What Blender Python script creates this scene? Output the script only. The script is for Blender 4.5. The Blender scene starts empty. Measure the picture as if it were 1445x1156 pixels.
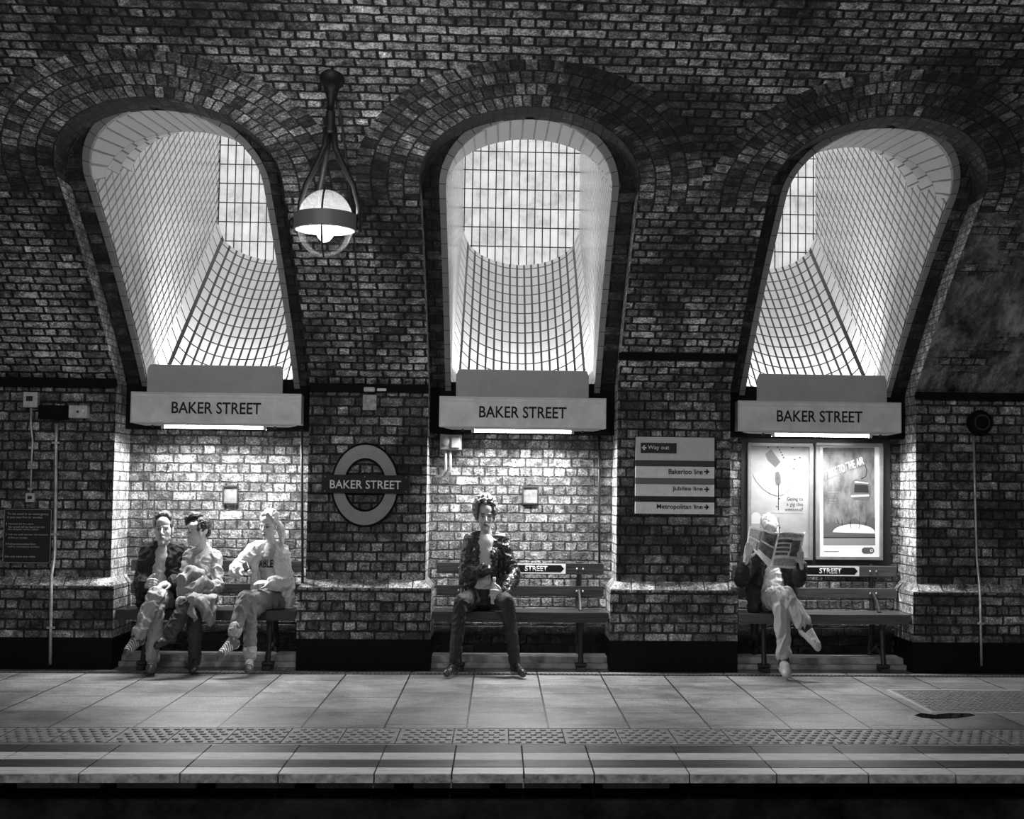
import bpy, bmesh, math, random
import numpy as np
from mathutils import Vector, Matrix, noise as mnoise

# ------------------------------------------------------------------ camera, world, exposure
W_, H_ = 1445.0, 1156.0
FPX, CX, CY = 1990.0, 808.0, 578.0
CAM = Vector((0, -11.0, 1.37))
th, pt, ro = 0.050969, 0.0592953, 0.0111
Fv = Vector((math.sin(th)*math.cos(pt), math.cos(th)*math.cos(pt), math.sin(pt)))
R0 = Vector((math.cos(th), -math.sin(th), 0)); U0 = R0.cross(Fv)
Rv = math.cos(ro)*R0 + math.sin(ro)*U0; Uv = -math.sin(ro)*R0 + math.cos(ro)*U0
C = bpy.context.scene.collection
SC = bpy.context.scene
cd = bpy.data.cameras.new('camera'); cam = bpy.data.objects.new('camera', cd); C.objects.link(cam)
cd.sensor_fit = 'HORIZONTAL'; cd.sensor_width = 36.0; cd.lens = 36.0*FPX/W_
cd.shift_x = -(CX - W_/2)/W_; cd.shift_y = (CY - H_/2)/W_
cd.clip_start = 0.05; cd.clip_end = 100
M4 = Matrix((Rv, Uv, -Fv)).transposed().to_4x4(); M4.translation = CAM
cam.matrix_world = M4; SC.camera = cam

SC.view_settings.view_transform = 'Standard'; SC.view_settings.look = 'None'
SC.view_settings.gamma = 1.0; SC.view_settings.use_curve_mapping = False
SC.view_settings.exposure = 0.0
SC.cycles.max_bounces = 6; SC.cycles.diffuse_bounces = 4; SC.cycles.glossy_bounces = 3
SC.cycles.sample_clamp_indirect = 4.0

world = bpy.data.worlds.new('world'); SC.world = world; world.use_nodes = True
world.node_tree.nodes['Background'].inputs[0].default_value = (1, 1, 1, 1)
world.node_tree.nodes['Background'].inputs[1].default_value = 0.035

def area(name, loc, target, sx, sy, power, spread=180):
    l = bpy.data.lights.new(name, 'AREA'); l.shape = 'RECTANGLE'; l.size = sx; l.size_y = sy
    l.energy = power; l.spread = math.radians(spread)
    o = bpy.data.objects.new(name, l); C.objects.link(o); o.location = loc
    o.rotation_euler = (Vector(target)-Vector(loc)).to_track_quat('-Z', 'Y').to_euler()
    return o
def point(name, loc, power, r=.12):
    l = bpy.data.lights.new(name, 'POINT'); l.energy = power; l.shadow_soft_size = r
    o = bpy.data.objects.new(name, l); C.objects.link(o); o.location = loc
    return o
BAYS = (-2.22, 0.175, 2.545)
# globe lamps of the opposite platform and of the neighbouring bays
point('opposite_lamp_light', (-3.0, -9.2, 3.6), 250, .2)
point('opposite_lamp_light', (0.2, -9.4, 3.7), 240, .2)
point('opposite_lamp_light', (5.2, -9.2, 3.6), 55, .2)
TUBE_W, SHAFT_UP, SHAFT_SKY = 52.0, 20.0, 18.0
for bx in BAYS:
    k = {-2.22: 1.0, 0.175: 1.0, 2.545: .62}[bx]
    area('batten_light', (bx, .10, 1.835), (bx, -.14, 0), .86, .05, TUBE_W*k, 165)
    area('shaft_uplight', (bx, .52, 2.36), (bx, 1.55, 3.6), .9, .16, SHAFT_UP, 170)
    area('shaft_skylight', (bx, 1.5, 6.0), (bx, 1.3, 0), 1.0, 2.2, SHAFT_SKY, 170)

# ------------------------------------------------------------------ helpers
def ray(px, py):
    return ((px-CX)/FPX)*Rv + ((CY-py)/FPX)*Uv + Fv
def at(px, py, Y):
    d = ray(px, py); t = (Y - CAM.y)/d.y
    return CAM + t*d
def sm(o, n, v):
    if n in o.inputs: o.inputs[n].default_value = v
def g(v): return (v, v, v, 1)

def newmat(name):
    m = bpy.data.materials.new(name); m.use_nodes = True
    nt = m.node_tree; b = nt.nodes['Principled BSDF']
    return m, nt, b
def N(nt, t, **kw):
    n = nt.nodes.new(t)
    for k, v in kw.items(): setattr(n, k, v)
    return n
def ramp(nt, fac, stops):
    r = N(nt, 'ShaderNodeValToRGB'); nt.links.new(fac, r.inputs[0])
    e = r.color_ramp.elements
    while len(e) < len(stops): e.new(.5)
    for q, (p, v) in zip(e, stops): q.position = p; q.color = g(v)
    return r.outputs[0]
def math_(nt, op, a, b=None, c=None):
    n = N(nt, 'ShaderNodeMath', operation=op)
    for i, x in enumerate((a, b, c)):
        if x is None: continue
        if isinstance(x, (int, float)): n.inputs[i].default_value = x
        else: nt.links.new(x, n.inputs[i])
    return n.outputs[0]
def noise_(nt, vec, scale, detail=3, rough=.6, dist=0):
    n = N(nt, 'ShaderNodeTexNoise'); n.inputs['Scale'].default_value = scale
    n.inputs['Detail'].default_value = detail; n.inputs['Roughness'].default_value = rough
    n.inputs['Distortion'].default_value = dist
    if vec is not None: nt.links.new(vec, n.inputs['Vector'])
    return n.outputs['Fac']

MATS = {}
def plain(name, v, rough=.6, metal=0, nz=0, nscale=30, bump=0, emit=0, spec=.5, coat=0, bscale=None, stretch=None):
    """grey material, optional mottling (nz = amount) and bump"""
    if name in MATS: return MATS[name]
    m, nt, b = newmat(name)
    b.inputs['Base Color'].default_value = g(v); b.inputs['Roughness'].default_value = rough
    b.inputs['Metallic'].default_value = metal; sm(b, 'Specular IOR Level', spec); sm(b, 'Coat Weight', coat)
    tc = N(nt, 'ShaderNodeTexCoord'); vec = tc.outputs['Object']
    if stretch:
        mp = N(nt, 'ShaderNodeMapping'); mp.inputs['Scale'].default_value = stretch
        nt.links.new(vec, mp.inputs[0]); vec = mp.outputs[0]
    if nz:
        f = noise_(nt, vec, nscale, 4, .65)
        nt.links.new(ramp(nt, f, [(.28, max(0, v*(1-nz))), (.72, min(1, v*(1+nz)))]), b.inputs['Base Color'])
    if bump:
        f = noise_(nt, vec, bscale or nscale*2, 4, .6)
        bp = N(nt, 'ShaderNodeBump'); bp.inputs['Strength'].default_value = bump; bp.inputs['Distance'].default_value = .01
        nt.links.new(f, bp.inputs['Height']); nt.links.new(bp.outputs[0], b.inputs['Normal'])
    if emit:
        b.inputs['Emission Color'].default_value = g(1); b.inputs['Emission Strength'].default_value = emit
    MATS[name] = m
    return m

def brick(name, c1, c2, mortar, bw=.188, rh=.075, ms=.007, lo=.25, hi=1.25, pscale=1.3, bump=.7, squash=.5, off=.5,
          warp=.012, rough=.62, seed=0, plaster=0, spk=1.0):
    m, nt, b = newmat(name)
    tc = N(nt, 'ShaderNodeTexCoord'); uv = tc.outputs['UV']
    mp = N(nt, 'ShaderNodeMapping'); mp.inputs['Location'].default_value = (seed*.37, 0, 0); nt.links.new(uv, mp.inputs[0])
    nz = N(nt, 'ShaderNodeTexNoise'); nz.inputs['Scale'].default_value = 11; nz.inputs['Detail'].default_value = 5; nz.inputs['Roughness'].default_value = .65
    nt.links.new(uv, nz.inputs['Vector'])
    sub = N(nt, 'ShaderNodeVectorMath', operation='SUBTRACT'); nt.links.new(nz.outputs['Color'], sub.inputs[0]); sub.inputs[1].default_value = (.5, .5, .5)
    scl = N(nt, 'ShaderNodeVectorMath', operation='SCALE'); nt.links.new(sub.outputs[0], scl.inputs[0]); scl.inputs[3].default_value = warp
    add = N(nt, 'ShaderNodeVectorMath', operation='ADD'); nt.links.new(mp.outputs[0], add.inputs[0]); nt.links.new(scl.outputs[0], add.inputs[1])
    bt = N(nt, 'ShaderNodeTexBrick'); bt.offset = off; bt.offset_frequency = 2; bt.squash = squash; bt.squash_frequency = 2
    nt.links.new(add.outputs[0], bt.inputs['Vector'])
    for k, v in (('Scale', 1), ('Mortar Size', ms), ('Mortar Smooth', .6), ('Bias', 0), ('Brick Width', bw), ('Row Height', rh)):
        bt.inputs[k].default_value = v
    bt.inputs['Color1'].default_value = g(0); bt.inputs['Color2'].default_value = g(1); bt.inputs['Mortar'].default_value = g(0)
    ob = tc.outputs['Object']
    big = noise_(nt, ob, pscale, 5, .62, .3)
    med = noise_(nt, ob, 14, 5, .72)
    fine = noise_(nt, ob, 75, 4, .75)
    tint = ramp(nt, bt.outputs['Color'], [(0, c1), (.62, (c1+c2)*.45), (1, c2)])
    patch = ramp(nt, big, [(.40, lo), (.50, (lo+hi)*.5), (.60, hi)])
    mott = ramp(nt, med, [(.36, .22), (.48, .75), (.56, 1.15), (.66, 2.0)])
    spec = ramp(nt, fine, [(.36, max(0, 1-.8*spk)), (.54, 1.0), (.66, 1+1.3*spk)])
    v = math_(nt, 'MULTIPLY', tint, patch); v = math_(nt, 'MULTIPLY', v, mott); v = math_(nt, 'MULTIPLY', v, spec)
    mm = math_(nt, 'MULTIPLY', patch, mortar); mm = math_(nt, 'MULTIPLY', mm, spec)
    mix = N(nt, 'ShaderNodeMix', data_type='FLOAT'); nt.links.new(bt.outputs['Fac'], mix.inputs[0])
    nt.links.new(v, mix.inputs[2]); nt.links.new(mm, mix.inputs[3]); col = mix.outputs[0]
    hgt = math_(nt, 'SUBTRACT', math_(nt, 'MULTIPLY', med, 1.6), math_(nt, 'MULTIPLY', bt.outputs['Fac'], 1.0))
    hgt = math_(nt, 'ADD', hgt, math_(nt, 'MULTIPLY', fine, .5))
    if plaster:
        pm = ramp(nt, noise_(nt, ob, 1.2, 8, .7, .2), [(.5-plaster, 0), (.56-plaster, 1)])
        str_ = N(nt, 'ShaderNodeMapping'); str_.inputs['Scale'].default_value = (3.5, 1.6, 1.6); nt.links.new(ob, str_.inputs[0])
        pc = ramp(nt, noise_(nt, str_.outputs[0], 1.6, 10, .78, .15), [(.38, .012), (.50, .14), (.66, .5)])
        mx = N(nt, 'ShaderNodeMix', data_type='FLOAT'); nt.links.new(pm, mx.inputs[0]); nt.links.new(col, mx.inputs[2]); nt.links.new(pc, mx.inputs[3])
        col = mx.outputs[0]
        mh = N(nt, 'ShaderNodeMix', data_type='FLOAT'); nt.links.new(pm, mh.inputs[0]); nt.links.new(hgt, mh.inputs[2]); nt.links.new(math_(nt, 'MULTIPLY', med, 1.2), mh.inputs[3])
        hgt = mh.outputs[0]
    nt.links.new(col, b.inputs['Base Color'])
    b.inputs['Roughness'].default_value = rough
    bp = N(nt, 'ShaderNodeBump'); bp.inputs['Strength'].default_value = bump; bp.inputs['Distance'].default_value = .02
    nt.links.new(hgt, bp.inputs['Height']); nt.links.new(bp.outputs[0], b.inputs['Normal'])
    return m

def tile(name, bw, rh, v=.85, joint=.03, ms=.0035, rough=.25, off=0, mott=0, emit=0, bump=.3):
    m, nt, b = newmat(name)
    tc = N(nt, 'ShaderNodeTexCoord')
    bt = N(nt, 'ShaderNodeTexBrick'); bt.offset = off; bt.offset_frequency = 2; bt.squash = 1; bt.squash_frequency = 2
    nt.links.new(tc.outputs['UV'], bt.inputs['Vector'])
    for k, x in (('Scale', 1), ('Mortar Size', ms), ('Mortar Smooth', .2), ('Bias', 0), ('Brick Width', bw), ('Row Height', rh)):
        bt.inputs[k].default_value = x
    bt.inputs['Color1'].default_value = g(v*.88); bt.inputs['Color2'].default_value = g(v); bt.inputs['Mortar'].default_value = g(joint)
    col = bt.outputs['Color']
    if mott:
        f = ramp(nt, noise_(nt, tc.outputs['UV'], 5, 5, .7), [(.32, 1-mott), (.65, 1.0)])
        mx = N(nt, 'ShaderNodeMix', data_type='RGBA', blend_type='MULTIPLY'); mx.inputs[0].default_value = 1
        nt.links.new(col, mx.inputs[6]); nt.links.new(f, mx.inputs[7]); col = mx.outputs[2]
    nt.links.new(col, b.inputs['Base Color']); b.inputs['Roughness'].default_value = rough
    if emit:
        nt.links.new(col, b.inputs['Emission Color']); b.inputs['Emission Strength'].default_value = emit
    if bump:
        bp = N(nt, 'ShaderNodeBump'); bp.inputs['Strength'].default_value = bump; bp.inputs['Distance'].default_value = .004; bp.invert = True
        nt.links.new(bt.outputs['Fac'], bp.inputs['Height']); nt.links.new(bp.outputs[0], b.inputs['Normal'])
    return m

class MB:
    """collects faces with metre UVs, links ONE mesh object"""
    def __init__(s): s.v = []; s.f = []; s.uv = []; s.mi = []; s.smooth = False
    def face(s, pts, uvs=None, mi=0):
        i = len(s.v); s.v += [tuple(p) for p in pts]; s.f.append(tuple(range(i, i+len(pts))))
        s.uv += uvs if uvs else [(0, 0)]*len(pts); s.mi.append(mi)
    def grid(s, P, UV=None, mi=0, flip=False):
        """P[i][j] points"""
        for i in range(len(P)-1):
            for j in range(len(P[0])-1):
                q = [(i, j), (i+1, j), (i+1, j+1), (i, j+1)]
                if flip: q = q[::-1]
                s.face([P[a][b] for a, b in q], [UV[a][b] for a, b in q] if UV else None, mi)
    def box(s, x0, x1, y0, y1, z0, z1, mi=0):
        X = ((x0, y0, z0), (x1, y0, z0), (x1, y1, z0), (x0, y1, z0), (x0, y0, z1), (x1, y0, z1), (x1, y1, z1), (x0, y1, z1))
        for f, (a, b) in (((0, 1, 5, 4), (0, 2)), ((1, 2, 6, 5), (1, 2)), ((2, 3, 7, 6), (0, 2)), ((3, 0, 4, 7), (1, 2)), ((4, 5, 6, 7), (0, 1)), ((3, 2, 1, 0), (0, 1))):
            s.face([X[k] for k in f], [(X[k][a], X[k][b]) for k in f], mi)
    def prism(s, pts, d, mi=0):
        """closed outline extruded by vector d"""
        d = Vector(d); P = [Vector(p) for p in pts]; n = len(P)
        s.face(P, [(p.x, p.z) for p in P], mi); s.face([p+d for p in reversed(P)], [(p.x, p.z) for p in reversed(P)], mi)
        for i in range(n):
            a, b = P[i], P[(i+1) % n]; s.face([b, a, a+d, b+d], [(b.x, b.z), (a.x, a.z), (a.x, a.z+.02), (b.x, b.z+.02)], mi)
    def tube(s, path, r, n=10, mi=0, cap=True, flat=1.0):
        path = [Vector(p) for p in path]; rs = r if isinstance(r, (list, tuple)) else [r]*len(path)
        rings = []; up = None; L = 0
        for i, p in enumerate(path):
            t = (path[min(i+1, len(path)-1)]-path[max(i-1, 0)]).normalized()
            if up is None:
                up = Vector((0, 0, 1)) if abs(t.z) < .9 else Vector((0, 1, 0))
            a = t.cross(up).normalized(); up = a.cross(t).normalized()
            rings.append([p+rs[i]*(math.cos(2*math.pi*k/n)*a+flat*math.sin(2*math.pi*k/n)*up) for k in range(n)])
        for i in range(len(path)-1):
            for k in range(n):
                k2 = (k+1) % n
                s.face([rings[i][k], rings[i][k2], rings[i+1][k2], rings[i+1][k]], None, mi)
        if cap:
            s.face(rings[0][::-1], None, mi); s.face(rings[-1], None, mi)
    def lathe(s, prof, c, n=32, mi=0, axis='z', sx=1.0):
        """prof (r, h) list, about axis through c"""
        P = []
        for r, h in prof:
            row = []
            for k in range(n+1):
                a = 2*math.pi*k/n
                if axis == 'z': row.append((c[0]+sx*r*math.cos(a), c[1]+r*math.sin(a), c[2]+h))
                else: row.append((c[0]+sx*r*math.cos(a), c[1]+h, c[2]+r*math.sin(a)))
            P.append(row)
        s.grid(P, None, mi, flip=(axis != 'z'))
    def ell(s, c, r, n=16, m=10, mi=0):
        P = [[(c[0]+r[0]*math.cos(2*math.pi*k/n)*math.sin(math.pi*j/m), c[1]+r[1]*math.sin(2*math.pi*k/n)*math.sin(math.pi*j/m), c[2]-r[2]*math.cos(math.pi*j/m)) for k in range(n+1)] for j in range(m+1)]
        s.grid(P, None, mi, flip=True)
    def build(s, name, mats, parent=None, smooth=False, bevel=0, origin=None, merge=True):
        me = bpy.data.meshes.new(name)
        off = Vector(origin) if origin is not None else Vector((0, 0, 0))
        me.from_pydata([tuple(Vector(v)-off) for v in s.v], [], s.f)
        ul = me.uv_layers.new(name='UVMap')
        for k, u in enumerate(s.uv): ul.data[k].uv = u[:2]
        me.polygons.foreach_set('material_index', s.mi)
        for m in (mats if isinstance(mats, (list, tuple)) else [mats]): me.materials.append(m)
        if merge:
            bm = bmesh.new(); bm.from_mesh(me); bmesh.ops.remove_doubles(bm, verts=bm.verts, dist=1e-5)
            bmesh.ops.dissolve_degenerate(bm, edges=bm.edges, dist=1e-6)
            bmesh.ops.recalc_face_normals(bm, faces=bm.faces) if smooth != 'keep' else None
            bm.to_mesh(me); bm.free()
        if smooth:
            me.polygons.foreach_set('use_smooth', [True]*len(me.polygons))
            if smooth == 'keep': me.set_sharp_from_angle(angle=math.radians(28))
        me.update()
        o = bpy.data.objects.new(name, me); C.objects.link(o); o.location = off
        if parent is not None:
            o.parent = parent
            o.location = off - Vector(parent.location)
        if bevel:
            bv = o.modifiers.new('bevel', 'BEVEL'); bv.width = bevel; bv.segments = 2; bv.limit_method = 'ANGLE'
        return o
def auto(o, ang=40):
    try:
        me = o.data; me.polygons.foreach_set('use_smooth', [True]*len(me.polygons)); me.set_sharp_from_angle(angle=math.radians(ang))
    except Exception: pass
    return o
def struct(o): o['kind'] = 'structure'; return o
def tag(o, label, cat, group=None):
    o['label'] = label; o['category'] = cat
    if group: o['group'] = group
    return o
def thing(name, loc, label, cat, group=None):
    o = bpy.data.objects.new(name, None); C.objects.link(o); o.location = loc; o.empty_display_size = .1
    return tag(o, label, cat, group)
def dup(root, delta, label=None, group=None):
    r = root.copy(); C.objects.link(r); r.location = root.location + Vector(delta)
    if label: r['label'] = label
    if group: r['group'] = group
    for ch in list(root.children):
        c = ch.copy(); C.objects.link(c); c.parent = r
        for gch in ch.children:
            d = gch.copy(); C.objects.link(d); d.parent = c
    return r

def text_mesh(body, x0, x1, z0, z1, y, mat, name='lettering', parent=None, bold=0.0, depth=.002, align=None, skew=0, rot=0):
    """lettering fitted into the rectangle x0..x1, z0..z1 on plane y (facing -y)"""
    cu = bpy.data.curves.new(name, 'FONT'); cu.body = body; cu.size = 1; cu.offset = bold; cu.resolution_u = 3
    if align: cu.align_x = align
    to = bpy.data.objects.new(name, cu); C.objects.link(to)
    dg = bpy.context.evaluated_depsgraph_get()
    me = bpy.data.meshes.new_from_object(to.evaluated_get(dg)); bpy.data.objects.remove(to)
    co = np.empty(len(me.vertices)*3); me.vertices.foreach_get('co', co); co = co.reshape(-1, 3)
    mn, mx = co.min(0), co.max(0)
    u = (co[:, 0]-mn[0])/(mx[0]-mn[0]); v = (co[:, 1]-mn[1])/(mx[1]-mn[1])
    X = x0+u*(x1-x0)+skew*v*(z1-z0); Z = z0+v*(z1-z0)
    if rot:
        cx_, cz_ = (x0+x1)/2, (z0+z1)/2; c_, s_ = math.cos(rot), math.sin(rot)
        X, Z = cx_+(X-cx_)*c_-(Z-cz_)*s_, cz_+(X-cx_)*s_+(Z-cz_)*c_
    p = Vector(parent.location) if parent else Vector((0, 0, 0))
    if parent and parent.parent: p = p + Vector(parent.parent.location)
    co2 = np.stack([X-p.x, np.full_like(X, y-p.y), Z-p.z], 1); me.vertices.foreach_set('co', co2.ravel())
    bm = bmesh.new(); bm.from_mesh(me)
    ext = bmesh.ops.extrude_face_region(bm, geom=bm.faces[:])
    bmesh.ops.translate(bm, verts=[q for q in ext['geom'] if isinstance(q, bmesh.types.BMVert)], vec=(0, depth, 0))
    bmesh.ops.recalc_face_normals(bm, faces=bm.faces); bm.to_mesh(me); bm.free()
    me.materials.clear(); me.materials.append(mat); me.update()
    o = bpy.data.objects.new(name, me); C.objects.link(o)
    if parent: o.parent = parent
    return o

# ------------------------------------------------------------------ materials
M_wall = brick('stock_brick', .14, .62, .035, lo=.30, hi=1.25, pscale=1.6, bump=1.0, ms=.010, warp=.028)
M_bay = brick('glazed_bay_brick', .14, .48, .05, lo=.42, hi=1.2, pscale=2.0, bump=1.0, seed=3, rough=.4, warp=.024, ms=.009)
M_vault = brick('vault_brick', .16, .85, .012, lo=.16, hi=1.5, pscale=.95, bump=1.0, ms=.012, seed=5, warp=.034)
M_vous = brick('arch_ring_brick', .08, .66, .05, bw=.072, rh=.108, ms=.008, lo=.15, hi=1.3, pscale=.9, bump=1.0, squash=1, off=.4, seed=7, warp=.022)
M_side = brick('stained_vault_brick', .05, .40, .012, lo=.2, hi=1.1, pscale=1.0, bump=.9, seed=9, plaster=.07)
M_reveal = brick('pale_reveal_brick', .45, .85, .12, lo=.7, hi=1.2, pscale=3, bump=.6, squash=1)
M_niche = brick('dark_niche_brick', .02, .12, .008, lo=.3, hi=1.3, pscale=2, bump=.7, seed=2)
M_black = plain('black_bitumen_paint', .004, .7, spec=.15, nz=.6, nscale=12, bump=.4, bscale=60)
M_tile = tile('white_glazed_shaft_tile', .19, .0775, v=.85, joint=.008, ms=.011, rough=.22)
M_ringtile = tile('white_ring_tile', .085, .5, v=.75, joint=.02, ms=.007, rough=.25)
M_trimtile = tile('grey_trim_tile', .15, .5, v=.30, joint=.02, ms=.004, rough=.3)
M_window = tile('opal_window_glass', .0775, .19, v=.80, joint=.02, ms=.006, rough=.3, mott=.45, emit=.6, bump=.2)
M_conc = plain('kerb_concrete', .42, .7, nz=.5, nscale=8, bump=.4)

# ------------------------------------------------------------------ structure: wall, bays, vault
HW = .74; SPR = 2.2; VC = (-6.85, -5.02); VR = 9.95
A0 = math.atan2(SPR-VC[1], 0-VC[0])
def prof(s, off=0.0):
    """point on the vault profile at arc length s above the springing"""
    a = A0 + s/VR
    return (VC[0]+VR*math.cos(a)+off, VC[1]+VR*math.sin(a))
def onvault(px, py, lift=0.0):
    d = ray(px, py); lo, hi = 6.0, 11.5
    f = lambda t: (CAM.y+t*d.y-VC[0])**2+(CAM.z+t*d.z-VC[1])**2-(VR-lift)**2
    for _ in range(60):
        m = (lo+hi)/2
        if f(m) < 0: lo = m
        else: hi = m
    return CAM+lo*d
def VF(x, s, off=0.0):
    y, z = prof(s, off); return (x, y, z)
S0 = 2.0          # arc length where the arch of a niche starts
# find s for z=3.47
for k in range(400):
    if prof(k*.01)[1] >= 3.43: S0 = k*.01; break
RIN, ROUT, STILT = HW, HW+4*.106, .16
XMID = [(-2.22+.175)/2, (.175+2.545)/2]
XB = [-2.22-1.1975, XMID[0], XMID[1], 2.545+1.185]
STOP = 8.2
mb = MB()
def strip(x0, x1, s0, s1, nx, ns, mi=0, uvf=None, m=mb, off=0.0):
    P, UV = [], []
    for i in range(nx+1):
        x = x0+(x1-x0)*i/nx; P.append([]); UV.append([])
        for j in range(ns+1):
            s = s0+(s1-s0)*j/ns; P[-1].append(VF(x, s, off)); UV[-1].append(uvf(x, s) if uvf else (x, s))
    m.grid(P, UV, mi)
NA = 28
for b, bx in enumerate(BAYS):
    xl, xr = XB[b], XB[b+1]
    # sides of the niche below the arch
    for a0, a1 in ((xl, bx-HW), (bx+HW, xr)):
        strip(a0, a1, 0, S0-STILT, 2, 10, 2 if (b == 2 and a0 > bx) else 0)
    # stilts: ring bricks
    for sgn in (-1, 1):
        e0, e1 = bx+sgn*RIN, bx+sgn*ROUT
        uvf = lambda x, s, sgn=sgn: (s-S0, abs(x-bx)-RIN)
        strip(min(e0, e1), max(e0, e1), S0-STILT, S0, 2, 2, 1, uvf)
        f0, f1 = (xl, bx-ROUT) if sgn < 0 else (bx+ROUT, xr)
        strip(f0, f1, S0-STILT, S0, 1, 2)
    # arch rings
    P, UV = [], []
    for i in range(NA+1):
        t = math.pi*i/NA; P.append([]); UV.append([])
        for j in range(5):
            r = RIN+(ROUT-RIN)*j/4
            P[-1].append(VF(bx-r*math.cos(t), S0+r*math.sin(t))); UV[-1].append((t*.95, r-RIN))
    mb.grid(P, UV, 1, flip=True)
    # from the outer ring to a rectangle
    P, UV = [], []; ST = S0+1.35
    for i in range(NA+1):
        t = math.pi*i/NA; c, s_ = -math.cos(t), math.sin(t)
        wx = (bx-xl) if c < 0 else (xr-bx)
        k = min(wx/max(abs(c), 1e-9), 1.35/max(s_, 1e-9))
        P.append([]); UV.append([])
        for j in range(6):
            x = bx+c*(ROUT+(k-ROUT)*j/5); s = S0+s_*(ROUT+(k-ROUT)*j/5)
            P[-1].append(VF(x, s)); UV[-1].append((x, s))
    mb.grid(P, UV, 0, flip=True)
    # rectangle corners left over by the polar fan
    for sx_, xe in ((-1, xl), (1, xr)):
        wx = abs(xe-bx); tc_ = math.atan2(1.35, wx)
        lst = [math.pi*i/NA for i in range(NA+1)]
        # neighbouring fan rays around the corner
        tt = [t for t in lst if (t if sx_ < 0 else math.pi-t) <= tc_]
        ta = max(t if sx_ < 0 else math.pi-t for t in lst if (t if sx_ < 0 else math.pi-t) <= tc_)
        tb = min(t if sx_ < 0 else math.pi-t for t in lst if (t if sx_ < 0 else math.pi-t) > tc_)
        p1 = (xe, S0+wx*math.tan(ta)); p2 = (bx+sx_*1.35/math.tan(tb), ST); p3 = (xe, ST)
        mb.face([VF(*p) for p in (p1, p3, p2)], [p1, p3, p2], 0)
strip(XB[0], XB[3], S0+1.35, STOP, 6, 24)
strip(-6.5, XB[0], 0, S0+1.35, 3, 16); strip(-6.5, XB[0], S0+1.35, STOP, 3, 24)
strip(XB[3], 6.5, 0, S0+1.35, 3, 16, 2); strip(XB[3], 6.5, S0+1.35, STOP, 3, 24)
ceil = struct(mb.build('ceiling', [M_vault, M_vous, M_side], smooth=True))

# niche reveals (between the vault face and the dark inner face) and the inner face itself
OFFB = .30
def niche_outline(bx, r=HW, s0=S0, n=24, smin=0.0):
    pts = [(bx-r, smin+(s0-smin)*i/10) for i in range(10)]
    pts += [(bx-r*math.cos(math.pi*i/n), s0+r*math.sin(math.pi*i/n)) for i in range(n+1)]
    pts += [(bx+r, s0-(s0-smin)*i/10) for i in range(1, 11)]
    return pts
SH = .575; ZS, RA = 3.46, .345       # shaft half width, springing and rise of its mouth
def zB(z):                            # y of the inner face at height z
    return VC[0]+math.sqrt(VR**2-(z-VC[1])**2)+OFFB
def mouth(bx, grow=0.0, n=24, zlow=2.0):
    a = SH+grow; r = RA+grow*.8
    pts = []
    for i in range(12): pts.append((bx-a, zlow+(ZS-zlow)*i/12))
    for i in range(n+1):
        t = math.pi*i/n; pts.append((bx-a*math.cos(t), ZS+r*math.sin(t)))
    for i in range(1, 13): pts.append((bx+a, ZS-(ZS-zlow)*i/12))
    return pts
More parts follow.
